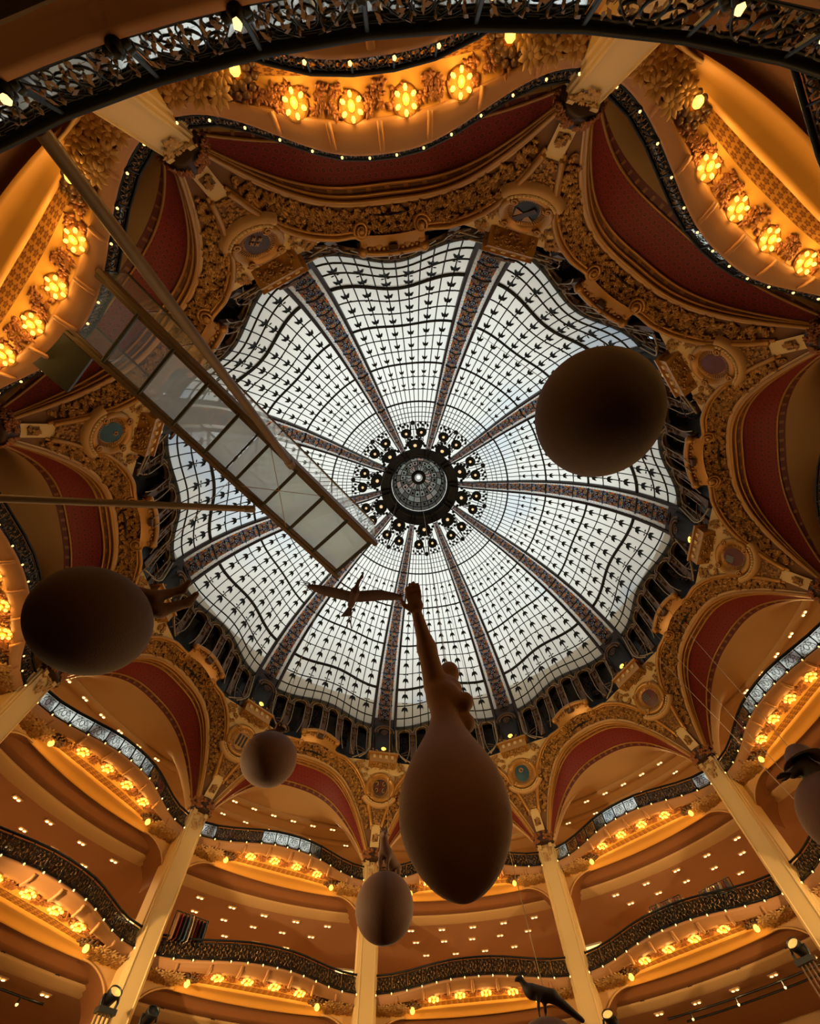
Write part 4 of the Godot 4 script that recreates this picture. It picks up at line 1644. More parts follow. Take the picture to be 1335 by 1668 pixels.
func other_figures() -> void:
	var t := thing("hanging_ball", "largest dark brown hanging ball, in front of the glass at right of the lantern", "sculpture", Vector3(2.438, 7.33, 7.46))
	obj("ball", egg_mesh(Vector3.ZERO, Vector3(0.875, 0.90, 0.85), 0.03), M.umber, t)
	var b := MB.new()
	# figure lying on its top, out of sight from below
	skin(b, field([[Vector3(-0.3, 0.95, -0.1), Vector3(0.3, 0.98, 0.1), 0.16, 0.2], [Vector3(0.42, 1.06, 0.12), Vector3(0.13, 0.14, 0.12), Basis()], [Vector3(-0.3, 0.93, 0.0), Vector3(-0.55, 0.70, 0.1), 0.1, 0.07]], 0.1), Vector3(-0.9, 0.4, -0.6), Vector3(0.9, 1.4, 0.6), 0.04)
	obj("rider", b, M.clay_lit2, t)
	cable(Vector3(2.44, 8.4, 7.46), Vector3(2.5, 24.0, 8.0), "wire above the largest dark ball, mostly hidden by it")

	t = thing("hanging_egg", "brown hanging egg at far left with two bronze legs stretched out from its top", "sculpture", Vector3(-5.298, 6.523, 5.245))
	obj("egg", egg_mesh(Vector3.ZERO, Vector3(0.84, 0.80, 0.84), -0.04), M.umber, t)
	b = MB.new()
	skin(b, field([
		[Vector3(0.1, 0.80, -0.1), Vector3(-0.3, 0.86, 0.0), 0.2, 0.22],
		[Vector3(0.15, 0.84, -0.15), Vector3(0.62, 0.74, -0.33), 0.13, 0.12],
		[Vector3(0.62, 0.74, -0.33), Vector3(1.02, 0.98, -0.34), 0.11, 0.075],
		[Vector3(1.02, 0.98, -0.34), Vector3(1.16, 1.08, -0.24), 0.07, 0.05],
		[Vector3(0.10, 0.86, 0.05), Vector3(0.58, 0.86, -0.12), 0.13, 0.11],
		[Vector3(0.58, 0.86, -0.12), Vector3(0.92, 1.12, -0.16), 0.10, 0.07],
		[Vector3(0.92, 1.12, -0.16), Vector3(1.05, 1.20, -0.06), 0.065, 0.045]], 0.06), Vector3(-0.7, 0.45, -0.7), Vector3(1.35, 1.4, 0.4), 0.032)
	obj("rider", b, M.clay_lit2, t)
	cable(Vector3(-5.3, 7.4, 5.2), Vector3(-5.6, 24.0, 5.0), "wire above the left hanging egg, beside its bronze legs")

	t = thing("hanging_ball", "small brown hanging ball at lower left with a clenched bronze hand on its top", "sculpture", Vector3(-3.972, 7.768, 0.664))
	obj("ball", egg_mesh(Vector3.ZERO, Vector3(0.60, 0.62, 0.60), 0.02), M.clay_lit2, t)
	b = MB.new()
	hand(b, Vector3(0.0, 0.70, 0.1), Vector3(0.55, 0.22, 0.1), Vector3(0.1, -0.9, 0.35), 0.44, 1.0, 0.75, [[Vector3(-0.42, 0.62, 0.05), Vector3(0.0, 0.72, 0.1), 0.10, 0.085]])
	obj("hand", b, M.clay_lit2, t)
	cable(Vector3(-3.97, 8.45, 0.66), Vector3(-3.6, 24.0, 0.4), "wire above the small ball with the clenched hand")

	t = thing("hanging_ball", "brown hanging ball with a horned goat standing on top, in front of the central column", "sculpture", Vector3(-1.559, 5.364, -1.267))
	obj("ball", egg_mesh(Vector3.ZERO, Vector3(0.585, 0.68, 0.585), 0.02), M.clay_lit2, t)
	b = MB.new()
	skin(b, field([
		[Vector3(0.02, 1.05, 0.16), Vector3(0.16, 0.93, -0.22), 0.15, 0.14],      # deep chest to rump
		[Vector3(0.00, 1.10, 0.20), Vector3(-0.02, 1.38, 0.30), 0.115, 0.075],      # neck
		[Vector3(-0.02, 1.42, 0.30), Vector3(0.03, 1.33, 0.46), 0.075, 0.042],      # head and muzzle
		[Vector3(-0.07, 1.02, 0.20), Vector3(-0.09, 0.82, 0.22), 0.065, 0.042],
		[Vector3(-0.09, 0.82, 0.22), Vector3(-0.09, 0.60, 0.20), 0.04, 0.032],
		[Vector3(0.08, 1.02, 0.18), Vector3(0.06, 0.82, 0.21), 0.065, 0.042],
		[Vector3(0.06, 0.82, 0.21), Vector3(0.06, 0.60, 0.19), 0.04, 0.032],
		[Vector3(0.10, 0.94, -0.22), Vector3(0.08, 0.80, -0.14), 0.085, 0.06],
		[Vector3(0.08, 0.80, -0.14), Vector3(0.09, 0.72, -0.25), 0.05, 0.035],
		[Vector3(0.09, 0.72, -0.25), Vector3(0.09, 0.56, -0.22), 0.034, 0.03],
		[Vector3(0.24, 0.92, -0.22), Vector3(0.25, 0.78, -0.13), 0.085, 0.06],
		[Vector3(0.25, 0.78, -0.13), Vector3(0.26, 0.70, -0.24), 0.05, 0.035],
		[Vector3(0.26, 0.70, -0.24), Vector3(0.26, 0.54, -0.21), 0.034, 0.03],
		[Vector3(0.18, 0.98, -0.34), Vector3(0.21, 0.93, -0.42), 0.03, 0.018],      # tail
		[Vector3(-0.06, 1.44, 0.27), Vector3(-0.16, 1.43, 0.25), 0.03, 0.012],      # ears
		[Vector3(0.03, 1.44, 0.26), Vector3(0.12, 1.43, 0.23), 0.03, 0.012]], 0.045), Vector3(-0.3, 0.5, -0.5), Vector3(0.4, 1.6, 0.6), 0.02)
	obj("goat", b, M.clay_lit2, t)
	b = MB.new()
	for s in [-0.035, 0.035]:
		b.tube([Vector3(s, 1.46, 0.28), Vector3(s * 1.6 - 0.03, 1.62, 0.24), Vector3(s * 2.0 - 0.06, 1.72, 0.14)], 0.03, 7, 0.008)
	obj("horns", b, M.clayd, t)
	b = MB.new()
	for s in [-0.06, 0.045]:
		b.ball(Vector3(s + 0.01, 1.43, 0.345), Vector3(0.014, 0.014, 0.014), 6, 4)
	obj("eyes", b, M.black, t)
	cable(Vector3(-1.53, 6.4, -1.25), Vector3(-1.6, 24.0, -1.6), "thin upright wire above the goat, in front of the central column")

	t = thing("hanging_ball", "brown hanging ball at the right edge, hooded figure on top reaching out a hand", "sculpture", Vector3(7.053, 5.354, 0.588))
	obj("ball", egg_mesh(Vector3.ZERO, Vector3(0.72, 0.80, 0.72), 0.02), M.clay_lit2, t)
	b = MB.new()
	skin(b, field([
		[Vector3(0.0, 0.72, 0.1), Vector3(-0.05, 1.0, 0.12), 0.26, 0.18],
		[Vector3(-0.05, 1.2, 0.15), Vector3(0.15, 0.17, 0.15), Basis()],
		[Vector3(-0.15, 0.98, 0.15), Vector3(-0.42, 0.84, 0.1), 0.10, 0.085],
		[Vector3(0.15, 0.98, 0.1), Vector3(0.35, 0.75, 0.05), 0.10, 0.08]], 0.08), Vector3(-0.75, 0.4, -0.4), Vector3(0.6, 1.5, 0.6), 0.03)
	hand(b, Vector3(-0.42, 0.84, 0.1), Vector3(-1, 0.02, 0.0), Vector3(0, -1, 0), 0.34, 1.0, 0.12, [[Vector3(-0.3, 0.9, 0.12), Vector3(-0.42, 0.84, 0.1), 0.09, 0.07]])
	obj("rider", b, M.clayd, t)
	b = MB.new()
	b.lathe([Vector2(0.0, 1.50), Vector2(0.14, 1.46), Vector2(0.24, 1.34), Vector2(0.30, 1.16), Vector2(0.42, 1.08), Vector2(0.42, 1.05), Vector2(0.26, 1.12), Vector2(0.18, 1.2)], 24, Transform3D(Basis(), Vector3(-0.03, -0.02, 0.14)))
	obj("hood", b, M.clay_lit2, t)
	for e in [[Vector3(7.0, 6.7, 0.7), Vector3(10.4, 18.6, -3.2), "upper of three slanting wires from the arch to the ball at the right edge"], [Vector3(6.6, 6.2, 0.6), Vector3(9.8, 18.3, -4.2), "middle of three slanting wires from the arch to the ball at the right edge"], [Vector3(6.55, 5.7, 0.4), Vector3(9.4, 18.2, -4.7), "lowest of three slanting wires from the arch to the ball at the right edge"]]:
		cable(e[0], e[1], e[2])

	# crane in flight, head towards the eye
	t = thing("flying_bird", "brown crane with spread wings flying beneath the dome, left of the raised hand", "bird sculpture", Vector3(-1.788, 9.5, 3.622))
	b = MB.new()
	skin(b, field([
		[Vector3(-0.08, 0, -0.2), Vector3(0.06, 0.0, 0.12), 0.075, 0.10],
		[Vector3(0.07, 0.0, 0.14), Vector3(0.17, 0.01, 0.36), 0.065, 0.03],
		[Vector3(0.17, 0.01, 0.36), Vector3(0.255, 0.01, 0.46), 0.028, 0.030],
		[Vector3(0.255, 0.01, 0.46), Vector3(0.325, 0.0, 0.58), 0.022, 0.006]], 0.05), Vector3(-0.3, -0.2, -0.4), Vector3(0.45, 0.2, 0.7), 0.018)
	obj("body", b, M.bird, t)
	for s in [-1.0, 1.0]:
		b = MB.new()
		var tip := Vector3(-0.95, 0.10, 0.30) if s < 0 else Vector3(1.06, 0.10, -0.17)
		var mid := Vector3(-0.55, 0.09, 0.14) if s < 0 else Vector3(0.58, 0.09, -0.06)
		b.surf(16, 6, func(x: float, y: float) -> Vector3:
			var c := Vector3(0.0, 0.03, -0.02).lerp(mid, minf(x * 2, 1.0)) if x < 0.5 else mid.lerp(tip, (x - 0.5) * 2)
			var w := lerpf(0.27, 0.33, sin(PI * minf(x * 1.2, 1.0))) * lerpf(1.0, 0.7, x) * (1.0 if x < 0.85 else lerpf(1.0, 0.45, (x - 0.85) / 0.15))
			return c + Vector3(0, 0.03 * sin(y * PI) - 0.015, (0.5 - y) * w + 0.01 * (int(x * 16) % 2) * y))
		b.surf(16, 6, func(x: float, y: float) -> Vector3:
			var c := Vector3(0.0, 0.03, -0.02).lerp(mid, minf(x * 2, 1.0)) if x < 0.5 else mid.lerp(tip, (x - 0.5) * 2)
			var w := lerpf(0.27, 0.33, sin(PI * minf(x * 1.2, 1.0))) * lerpf(1.0, 0.7, x) * (1.0 if x < 0.85 else lerpf(1.0, 0.45, (x - 0.85) / 0.15))
			return c + Vector3(0, -0.012 * sin(y * PI) - 0.015, (0.5 - y) * w + 0.01 * (int(x * 16) % 2) * y))
		obj("wing", b, M.bird, t)
		for k in 6:
			var f := MB.new()
			var d := Vector3(s * 0.24, 0.01, lerpf(0.14, -0.10, k / 5.0)) if s < 0 else Vector3(s * 0.22, 0.01, lerpf(0.08, -0.08, k / 5.0))
			var st := tip + Vector3(-s * 0.06, 0, lerpf(0.06, -0.07, k / 5.0))
			f.tube([st, st + d * 0.5, st + d * (0.8 + 0.3 * sin(k * 1.3))], 0.014, 5, 0.003)
			obj("flight_feather", f, M.bird, t)
	b = MB.new()
	for k in 7:
		var a := lerpf(-0.28, 0.34, k / 6.0)
		var d := Vector3(-0.28 * cos(a) * 0.55 + 0.26 * sin(a) * 0.9, 0, -0.30 * cos(a) - 0.0)
		b.surf(3, 2, func(x: float, y: float) -> Vector3:
			var p := Vector3(-0.09, 0, -0.2) + d * x
			return p + Vector3((y - 0.5) * 0.085 * (0.4 + x), 0.006 * sin(y * PI) + 0.003 * k, 0))
	obj("tail", b, M.bird, t)
	for s in [-0.02, 0.03]:
		b = MB.new()
		b.tube([Vector3(-0.1 + s, -0.02, -0.25), Vector3(-0.16 + s, -0.02, -0.55), Vector3(-0.2 + s * 1.5, -0.02, -0.66), Vector3(-0.22 + s * 2, -0.02, -0.80)], 0.012, 5, 0.014)
		obj("leg", b, M.bird, t)
	for s in [-1.0, 1.0]:
		cable(Vector3(-1.788 + 0.4 * s, 9.62, 3.6), Vector3(-1.0 + 0.5 * s, 27.3, 1.8), "fine wire holding the %s wing of the flying crane" % ("left" if s < 0 else "right"), 0.003)

	# bird standing on a ball that only just rises into the frame
	var foot := Vector3(1.12, 3.22, -0.95)
	t = thing("perched_bird", "dark bronze crested bird perched on a ball at the bottom edge, right of centre", "bird sculpture", foot)
	b = MB.new()
	skin(b, field([
		[Vector3(-0.10, 0.38, 0.0), Vector3(0.22, 0.30, -0.02), 0.12, 0.10],
		[Vector3(0.22, 0.30, -0.02), Vector3(0.62, -0.05, -0.05), 0.09, 0.04],
		[Vector3(-0.16, 0.40, 0.0), Vector3(-0.25, 0.56, 0.02), 0.075, 0.04],
		[Vector3(-0.26, 0.58, 0.02), Vector3(-0.31, 0.57, 0.02), 0.042, 0.03],
		[Vector3(-0.31, 0.57, 0.02), Vector3(-0.38, 0.53, 0.03), 0.02, 0.006],
		[Vector3(-0.02, 0.28, 0.05), Vector3(-0.05, 0.13, 0.05), 0.04, 0.018],
		[Vector3(-0.05, 0.13, 0.05), Vector3(-0.06, 0.0, 0.05), 0.017, 0.016],
		[Vector3(0.08, 0.27, -0.05), Vector3(0.06, 0.12, -0.05), 0.04, 0.018],
		[Vector3(0.06, 0.12, -0.05), Vector3(0.05, -0.01, -0.05), 0.017, 0.016]], 0.05), Vector3(-0.5, -0.15, -0.25), Vector3(0.75, 0.75, 0.25), 0.018)
	obj("body", b, M.clayd, t)
	b = MB.new()
	for k in 4:
		b.tube([Vector3(-0.26, 0.61, 0.02), Vector3(-0.24 + 0.02 * k, 0.68, 0.02), Vector3(-0.24 + 0.035 * k, 0.72, 0.02)], 0.006, 4)
	obj("crest", b, M.clayd, t)
	t = thing("hanging_ball", "brown ball under the perched bird, only its top rising over the bottom edge", "sculpture", foot + Vector3(0, -0.62, 0))
	obj("ball", egg_mesh(Vector3.ZERO, Vector3(0.6, 0.62, 0.6), 0.02), M.clay_lit2, t)
	cable(foot + Vector3(0.1, 0.4, 0), Vector3(0.9, 24.0, -4.6), "thin upright wire above the perched bird, right of the large egg figure")


# ---------------------------------------------------------------- walkway and stage lamps
func walkway() -> void:
	var t := thing("glass_walkway", "narrow glass-floored walkway in brown steel frame jutting out under the dome", "walkway", Vector3(-5.676, 12.05, 9.467))
	var e := Vector3(4.265, 0, -5.734)
	var ax := e.normalized()
	var sd := Vector3(ax.z, 0, -ax.x)      # towards the lower edge in the photograph
	if sd.dot(Vector3(-1.2, 0, -0.9)) < 0:
		sd = -sd
	var w := 1.42
	var Q := func(a: float, s: float, y: float) -> Vector3: return ax * a + sd * s + Vector3(0, y, 0)
	for s in [0.0, w]:
		var b := MB.new()
		b.bar(Q.call(-0.6, s, 0.06), Q.call(7.2, s, 0.06), 0.11, 0.24)
		b.bar(Q.call(-0.6, s + (0.09 if s == 0 else -0.09), 0.0), Q.call(7.1, s + (0.09 if s == 0 else -0.09), 0.0), 0.09, 0.08)
		obj("side_beam", b, M.steel, t)
	var cuts := [0.32, 1.15, 2.01, 2.85, 3.40, 3.72, 4.55, 5.41, 6.23, 7.05]
	for k in cuts.size():
		var b := MB.new()
		b.bar(Q.call(cuts[k], 0.05, 0.0), Q.call(cuts[k], w - 0.05, 0.0), 0.045 if k == 4 else 0.075, 0.12)
		obj("cross_bar", b, M.frame, t)
	var all := [-0.6] + cuts
	for k in all.size() - 1:
		var b := MB.new()
		b.box(Transform3D(Basis(ax, Vector3.UP, sd), Q.call((all[k] + all[k + 1]) / 2, w / 2, 0.09)), Vector3(all[k + 1] - all[k] - 0.06, 0.03, w - 0.1))
		obj("floor_pane", b, M.deckglass[clampi(k / 2 - 0, 0, 2) if k < 5 else 2], t)
		for s in [0.0, w]:
			var g := MB.new()
			g.box(Transform3D(Basis(ax, Vector3.UP, sd), Q.call((all[k] + all[k + 1]) / 2, s, 0.72)), Vector3(all[k + 1] - all[k] - 0.04, 1.0, 0.015))
			obj("parapet_pane", g, M.clear, t)
	var g := MB.new()
	g.box(Transform3D(Basis(ax, Vector3.UP, sd), Q.call(7.1, w / 2, 0.72)), Vector3(0.015, 1.0, w))
	obj("parapet_pane", g, M.clear, t)
	for s in [0.0, w]:
		var b := MB.new()
		b.bar(Q.call(-0.6, s, 1.24), Q.call(7.1, s, 1.24), 0.05, 0.04)
		obj("handrail", b, M.steel, t)
	# thin cross of tie wires under one bay
	var c := MB.new()
	c.tube([Q.call(3.8, 0.1, -0.1), Q.call(5.3, w - 0.1, -0.1)], 0.008, 4)
	c.tube([Q.call(5.3, 0.1, -0.1), Q.call(3.9, w - 0.1, -0.1)], 0.008, 4)
	obj("tie_wire", c, M.wire, t)
	var l := MB.new()
	l.box(Transform3D(Basis(ax, Vector3.UP, sd), Q.call(-0.35, w + 0.55, 0.0)), Vector3(1.0, 0.12, 1.0))
	obj("landing_frame", l, M.frame, t)
	l = MB.new()
	l.box(Transform3D(Basis(ax, Vector3.UP, sd), Q.call(-0.35, w + 0.55, 0.08)), Vector3(0.85, 0.03, 0.85))
	obj("landing_pane", l, M.deckglass[0], t)
	for k in [["steel_strut", Vector3(-3.09, 11.93, 5.92), Vector3(-3.67, 7.0, 10.7), "long round brown strut rising from the near railing at upper left to the walkway", 0.085], ["steel_strut", Vector3(-4.23, 11.93, 4.96), Vector3(-7.99, 9.0, 6.58), "level round brown strut running from the left edge to the walkway's lower beam", 0.075]]:
		var b := MB.new()
		b.tube([k[1], (k[1] + k[2]) / 2, k[2]], k[4], 14)
		var o := thing(k[0], k[3], "strut", k[2])
		b.v = Transform3D(Basis(), -k[2]) * b.v
		obj("pipe", b, M.steel, o)
		var j := MB.new()
		var dir: Vector3 = (k[1] - k[2]).normalized()
		j.tube([k[1] - k[2] - dir * 0.25, k[1] - k[2] - dir * 0.02], k[4] * 1.18, 12)
		obj("end_sleeve", j, M.steel, o)


func stage_lamp(i: float, r: float, y: float, label: String, on_: bool, aim: Vector3, power: float) -> void:
	var p := W(i, r, y)
	var t := thing("stage_lamp", label, "spotlight", p)
	var d := (aim - p).normalized()
	var s := d.cross(Vector3.UP).normalized()
	var u := s.cross(d).normalized()
	var bs := Basis(s, d, u)      # y along the beam
	var b := MB.new()
	b.lathe([Vector2(0.0, -0.30), Vector2(0.10, -0.30), Vector2(0.15, -0.22), Vector2(0.17, 0.0), Vector2(0.19, 0.06), Vector2(0.19, 0.16), Vector2(0.165, 0.16), Vector2(0.16, 0.10)], 20, Transform3D(bs, Vector3.ZERO))
	obj("head", b, M.black, t)
	var f := MB.new()
	f.lathe([Vector2(0.16, 0.11), Vector2(0.0, 0.115)], 20, Transform3D(bs, Vector3.ZERO))
	obj("lens_plate", f, M.black, t)
	var le := MB.new()
	var n := 0
	for ring in 5:
		for k in maxi(1, ring * 6):
			var a := k * TAU / maxi(1, ring * 6)
			le.ball(bs * Vector3(0.036 * ring * cos(a), 0.125, 0.036 * ring * sin(a)), Vector3(0.0145, 0.0145, 0.0145), 4, 2)
			n += 1
	obj("led_lamp", le, M.led if on_ else M.black, t)
	var y_ := MB.new()
	for e in [-1.0, 1.0]:
		y_.tube([s * e * 0.2, s * e * 0.23 - Vector3(0, 0.12, 0), s * e * 0.2 - Vector3(0, 0.32, 0)], 0.035, 6)
	y_.box(Transform3D(Basis(s, Vector3.UP, s.cross(Vector3.UP)), Vector3(0, -0.36, 0)), Vector3(0.5, 0.14, 0.26))
	obj("yoke", y_, M.black, t)
	for k in 4:
		var c := MB.new()
		var x := s * (-0.18 + 0.12 * k)
		c.tube([x - Vector3(0, 0.4, 0), x - Vector3(0, 1.6, 0)], 0.028, 6)
		obj("conduit", c, M.bronze, t)
	if on_:
		var l := SpotLight3D.new()
		l.light_color = Color(1.0, 0.86, 0.62)
		l.light_energy = power
		l.spot_angle = 58
		l.spot_range = 60
		l.spot_attenuation = 2.0
		l.light_size = 0.15
		l.shadow_enabled = true
		l.basis = Basis(s, u, -d)
		l.position = d * 0.2
		t.add_child(l)


const STAGE := 26.0
const ADDED_FILL := 150.0


func annulus(called: String, r0: float, r1: float, y0: float, y1: float, m: Material, label: String, n := 60) -> void:
	var b := MB.new()
	b.surf(n, 4, func(x: float, y: float) -> Vector3:
		var e: Vector2 = [Vector2(r0, y0), Vector2(r1, y0), Vector2(r1, y1), Vector2(r0, y1), Vector2(r0, y0)][roundi(y * 4)]
		return Vector3(e.x * cos(x * TAU), e.y, e.x * sin(x * TAU)))
	struct(called, b, m, label)


# ---------------------------------------------------------------- the scene
func _ready() -> void:
	rng.seed = 11
	# camera: a wide lens tilted up, its frame shifted as in the photograph
	var cam := Camera3D.new()
	cam.name = "camera"
	add_child(cam)
	cam.transform = Transform3D(Basis(Vector3(0.99642, -0.04516, -0.07143), Vector3(0.08451, 0.53243, 0.84224), Vector3(0.0, -0.84526, 0.53436)).orthonormalized(), EYE)
	cam.projection = Camera3D.PROJECTION_FRUSTUM
	cam.near = 0.05
	cam.far = 200.0
	cam.size = 1668.0 * 0.05 / 806.06
	cam.frustum_offset = Vector2(-27.43, 169.66) * 0.05 / 806.06
	cam.current = true
	# sky: bright broken cloud
	var env := Environment.new()
	env.background_mode = Environment.BG_SKY
	env.tonemap_mode = Environment.TONE_MAPPER_LINEAR
	env.tonemap_exposure = 1.0
	env.sdfgi_enabled = true
	env.ssao_enabled = true
	env.ssil_enabled = true
	var cloud := FastNoiseLite.new()
	cloud.seed = 21
	cloud.frequency = 1.15
	cloud.fractal_octaves = 4
	var sky_im := Image.create(512, 256, false, Image.FORMAT_RGB8)
	for y in 256:
		for x in 512:
			var e := (0.5 - (y + 0.5) / 256.0) * PI
			var a := (x + 0.5) / 512.0 * TAU
			var d := Vector3(cos(e) * cos(a), sin(e), cos(e) * sin(a))
			d = d / maxf(absf(d.y), 0.25)
			var n := cloud.get_noise_3dv(d * 1.5)
			var m := cloud.get_noise_3dv(d * 3.1 + Vector3(9, 3, 1))
			var blue := smoothstep(0.12, 0.36, n)
			sky_im.set_pixel(x, y, Color(0.945 + 0.10 * m, 0.945 + 0.09 * m, 0.89 + 0.09 * m).lerp(Color(0.62, 0.77, 0.90), blue * 0.85))
	var pano := PanoramaSkyMaterial.new()
	pano.panorama = ImageTexture.create_from_image(sky_im)
	pano.energy_multiplier = SKY
	env.sky = Sky.new()
	env.sky.sky_material = pano
	var we := WorldEnvironment.new()
	we.name = "surroundings"
	we.environment = env
	add_child(we)

	materials()
	for k in 5:
		leaves.append(leaf_mesh(k))
	ironwork()
	var bb := MB.new()
	bb.ball(Vector3.ZERO, Vector3(0.026, 0.037, 0.026), 5, 4)
	bulb_mesh = bb.mesh()
	bb = MB.new()
	bb.lathe([Vector2(0.0, -0.03), Vector2(0.06, -0.01)], 6)
	spot_mesh = bb.mesh()

	# the shell
	annulus("floor", 0.0, 19.4, -1.9, -1.6, M.floor, "stone floor of the hall")
	annulus("wall_round", 19.0, 19.4, -1.6, 20.5, M.cream2, "plain outer wall behind the galleries")
	annulus("ceiling", 11.5, 19.2, 20.08, 20.4, M.dark, "roof slab round the foot of the dome")
	annulus("ceiling", 14.6, 19.0, 16.12, 16.3, M.ceil2, "top gallery ceiling above the arches")
	for top in [12.8, 8.6]:
		annulus("ceiling", 14.35, 19.0, top - 1.58, top - 1.45, M.ceil, "flat gallery ceiling behind the balconies")
		annulus("floor", 12.9, 19.0, top - 0.75, top - 0.60, M.floor, "gallery floor behind the balconies")
	annulus("trim", 13.2, 13.6, 20.3, 24.4, M.cream, "added unseen ring wall outside the dome, darkening its lowest panes")  # unseen, added to keep sky from the lowest panes so they darken

	# the dome
	var gore := glass_gore()
	var rib := dome_rib()
	var arc := arcade()
	var arch_ := arch()
	var spa := spandrel()
	var col := column()
	for o in [[gore, 0], [rib, 1], [arc, 2], [arch_, 3], [spa, 4], [col, 5]]:
		for i in 10:
			var label: String = ["glazed gore of the dome at %s from the lantern, with leaded lilies" % BETWEEN[i], "stained glass rib of the dome running from the lantern to %s" % DIRS[i], "dark arcade of little arches at the foot of the dome's %s gore" % BETWEEN[i], "carved gilt arch with deep red cove on the %s side of the dome" % BETWEEN[i], "cream spandrel with round shield medallion at %s from the lantern" % DIRS[i], "cream column %s" % COLUMNS[i]][o[1]]
			if i == 0:
				o[0].rotation.y = PHASE
				o[0].set_meta("label", label)
			else:
				dup(o[0], i, label)
	lantern()
	var k9 := 0
	for c in get_children():
		if String(c.name).begins_with("glass_gore"):
			for q in c.get_children():
				if String(q.name).begins_with("pane"):
					q.material_override = M.panes[[0, 0, 1, 0, 2, 1, 0, 3][rng.randi() % 8]]
		if String(c.name).begins_with("spandrel"):
			shield_art(k9, c.get_node("medallion"))
			k9 += 1
	for i in 10:
		var p := W(i, 10.45, 17.78)
		var t := thing("foot_lamp", "small round lamp glowing at the foot of the dome rib at %s" % DIRS[i], "lamp", p, PHASE + BAY * i)
		var b := MB.new()
		b.lathe([Vector2(0.0, 0.1), Vector2(0.13, 0.1), Vector2(0.14, 0.02), Vector2(0.13, 0.0)], 16, Transform3D(Basis(Vector3.UP, Vector3(0.85, 0.5, 0), Vector3.BACK), Vector3.ZERO))
		obj("housing", b, M.black, t)
		b = MB.new()
		b.lathe([Vector2(0.125, -0.005), Vector2(0.08, -0.035), Vector2(0.0, -0.045)], 14, Transform3D(Basis(Vector3.UP, Vector3(0.85, 0.5, 0).normalized(), Vector3.BACK), Vector3.ZERO))
		obj("bulb", b, M.globe, t)

	# balconies: upper level all round, lower level where the picture shows it
	var proto := balcony(12.8)
	var level_word := ["upper", "lower"]
	var sheen_a := {3: [0.0, 0.85], 4: [0.35, 1.0], 6: [0.3, 0.72], 7: [0.2, 1.0], 1: [0.35, 0.62]}
	for lev in 2:
		for i in 10:
			if lev == 1 and not i in [0, 1, 3, 4, 5, 6, 7]:
				continue
			if lev == 0 and i == 2:
				pass
			var label := "bowed %s balcony with gilt lamp-lit underside %s" % [level_word[lev], SHORT[i]]
			var o: Node3D
			if lev == 0 and i == 0:
				o = proto
			else:
				o = dup(proto, i, label)
			o.rotation.y = PHASE + BAY * i
			o.position.y = -4.2 * lev
			tag(o, label, "balcony", "bowed balconies between the columns")
			var top := 12.8 - 4.2 * lev
			var pts := []
			for k in 14:
				var u := 0.045 + 0.91 * k / 13.0
				pts.append(W(i + u, Rr(u) + 0.02, 0))
			var sheen := func(u: float) -> int:
				if lev == 0 and sheen_a.has(i) and u > sheen_a[i][0] and u < sheen_a[i][1]:
					return 2
				if lev == 0 and i == 6 and u > 0.92 or lev == 0 and i == 4 and u < 0.08:
					return 2
				return 1
			railing("balcony_railing", "wrought iron railing of the %s balcony %s" % [level_word[lev], SHORT[i]], pts, top - 0.60, "wrought iron balcony railings", "bulb clockwise on the %s balcony railing %s" % [level_word[lev], SHORT[i]], sheen)
			for u in [0.315, 0.44, 0.565, 0.69]:
				var p := S(u, 0.52 + 0.06 * absf(u - 0.5), top - 0.895)
				var x := Transform3D(Basis(Vector3.UP, PHASE + BAY * i)) * Transform3D(Basis(Vector3.UP, BAY * u + PI / 2), p)
				flower_lamp(x, "%s flower lamp clockwise under %s balcony %s" % [ORD[roundi((u - 0.315) / 0.125)], level_word[lev], SHORT[i]], "flower lamps under the balconies")
			for u in [0.215, 0.785]:
				var x := Transform3D(Basis(Vector3.UP, PHASE + BAY * i)) * Transform3D(Basis(), S(u, 1.0, top - 0.95))
				globe_lamp(x, "globe lamp near the %s end of %s balcony %s" % ["anticlockwise" if u < 0.5 else "clockwise", level_word[lev], SHORT[i]], "globe lamps under the balcony ends")

	# the near gallery, a plain circle, crossing the top of the picture
	var t := thing("near_gallery", "edge and cream underside of the nearest gallery across the top of the picture", "balcony")
	for name_ in PARTS:
		var sec: Array = PARTS[name_]
		var b := MB.new()
		b.surf(80, sec.size() - 1, func(x: float, y: float) -> Vector3:
			var e: Array = sec[roundi(y * (sec.size() - 1))]
			return W(-1.6 + 4.6 * x, 10.38 + e[0] * 1.1, 4.4 + e[1] * 0.95), 12.0, 1.0)
		obj(name_, b, {"fascia": M.fascia, "ornament_band": M.cream2, "smooth_band": M.cream2, "fan_panel": M.brown, "outer_band": M.cream2, "soffit": M.brown, "ceiling_band": M.ceil2}[name_], t)
	var spots := []
	for k in 120:
		spots.append(on(func(a: float, c: float) -> Vector3: return W(a, 10.38 + c, 3.46), -1.2 + 3.2 * rng.randf(), rng.randf_range(1.2, 1.5), 0.22, rng.randf() * TAU))
	scatter("leaf_band", spots, leaves[0], M.leaf2, t)
	var ring := []
	for k in 47:
		ring.append(W(-1.6 + 4.6 * k / 46.0, 10.36, 0))
	railing("near_railing", "dark flowery iron railing sweeping across the top of the picture", ring, 3.80, "", "bulb clockwise on the near railing crossing the top of the picture", func(u: float) -> int: return 2 if (u > 0.3 and u < 0.50) or (u > 0.56 and u < 0.72) else 0, 2)
	annulus("floor", 10.45, 19.0, 3.62, 3.79, M.floor, "floor of the nearest gallery", 80)

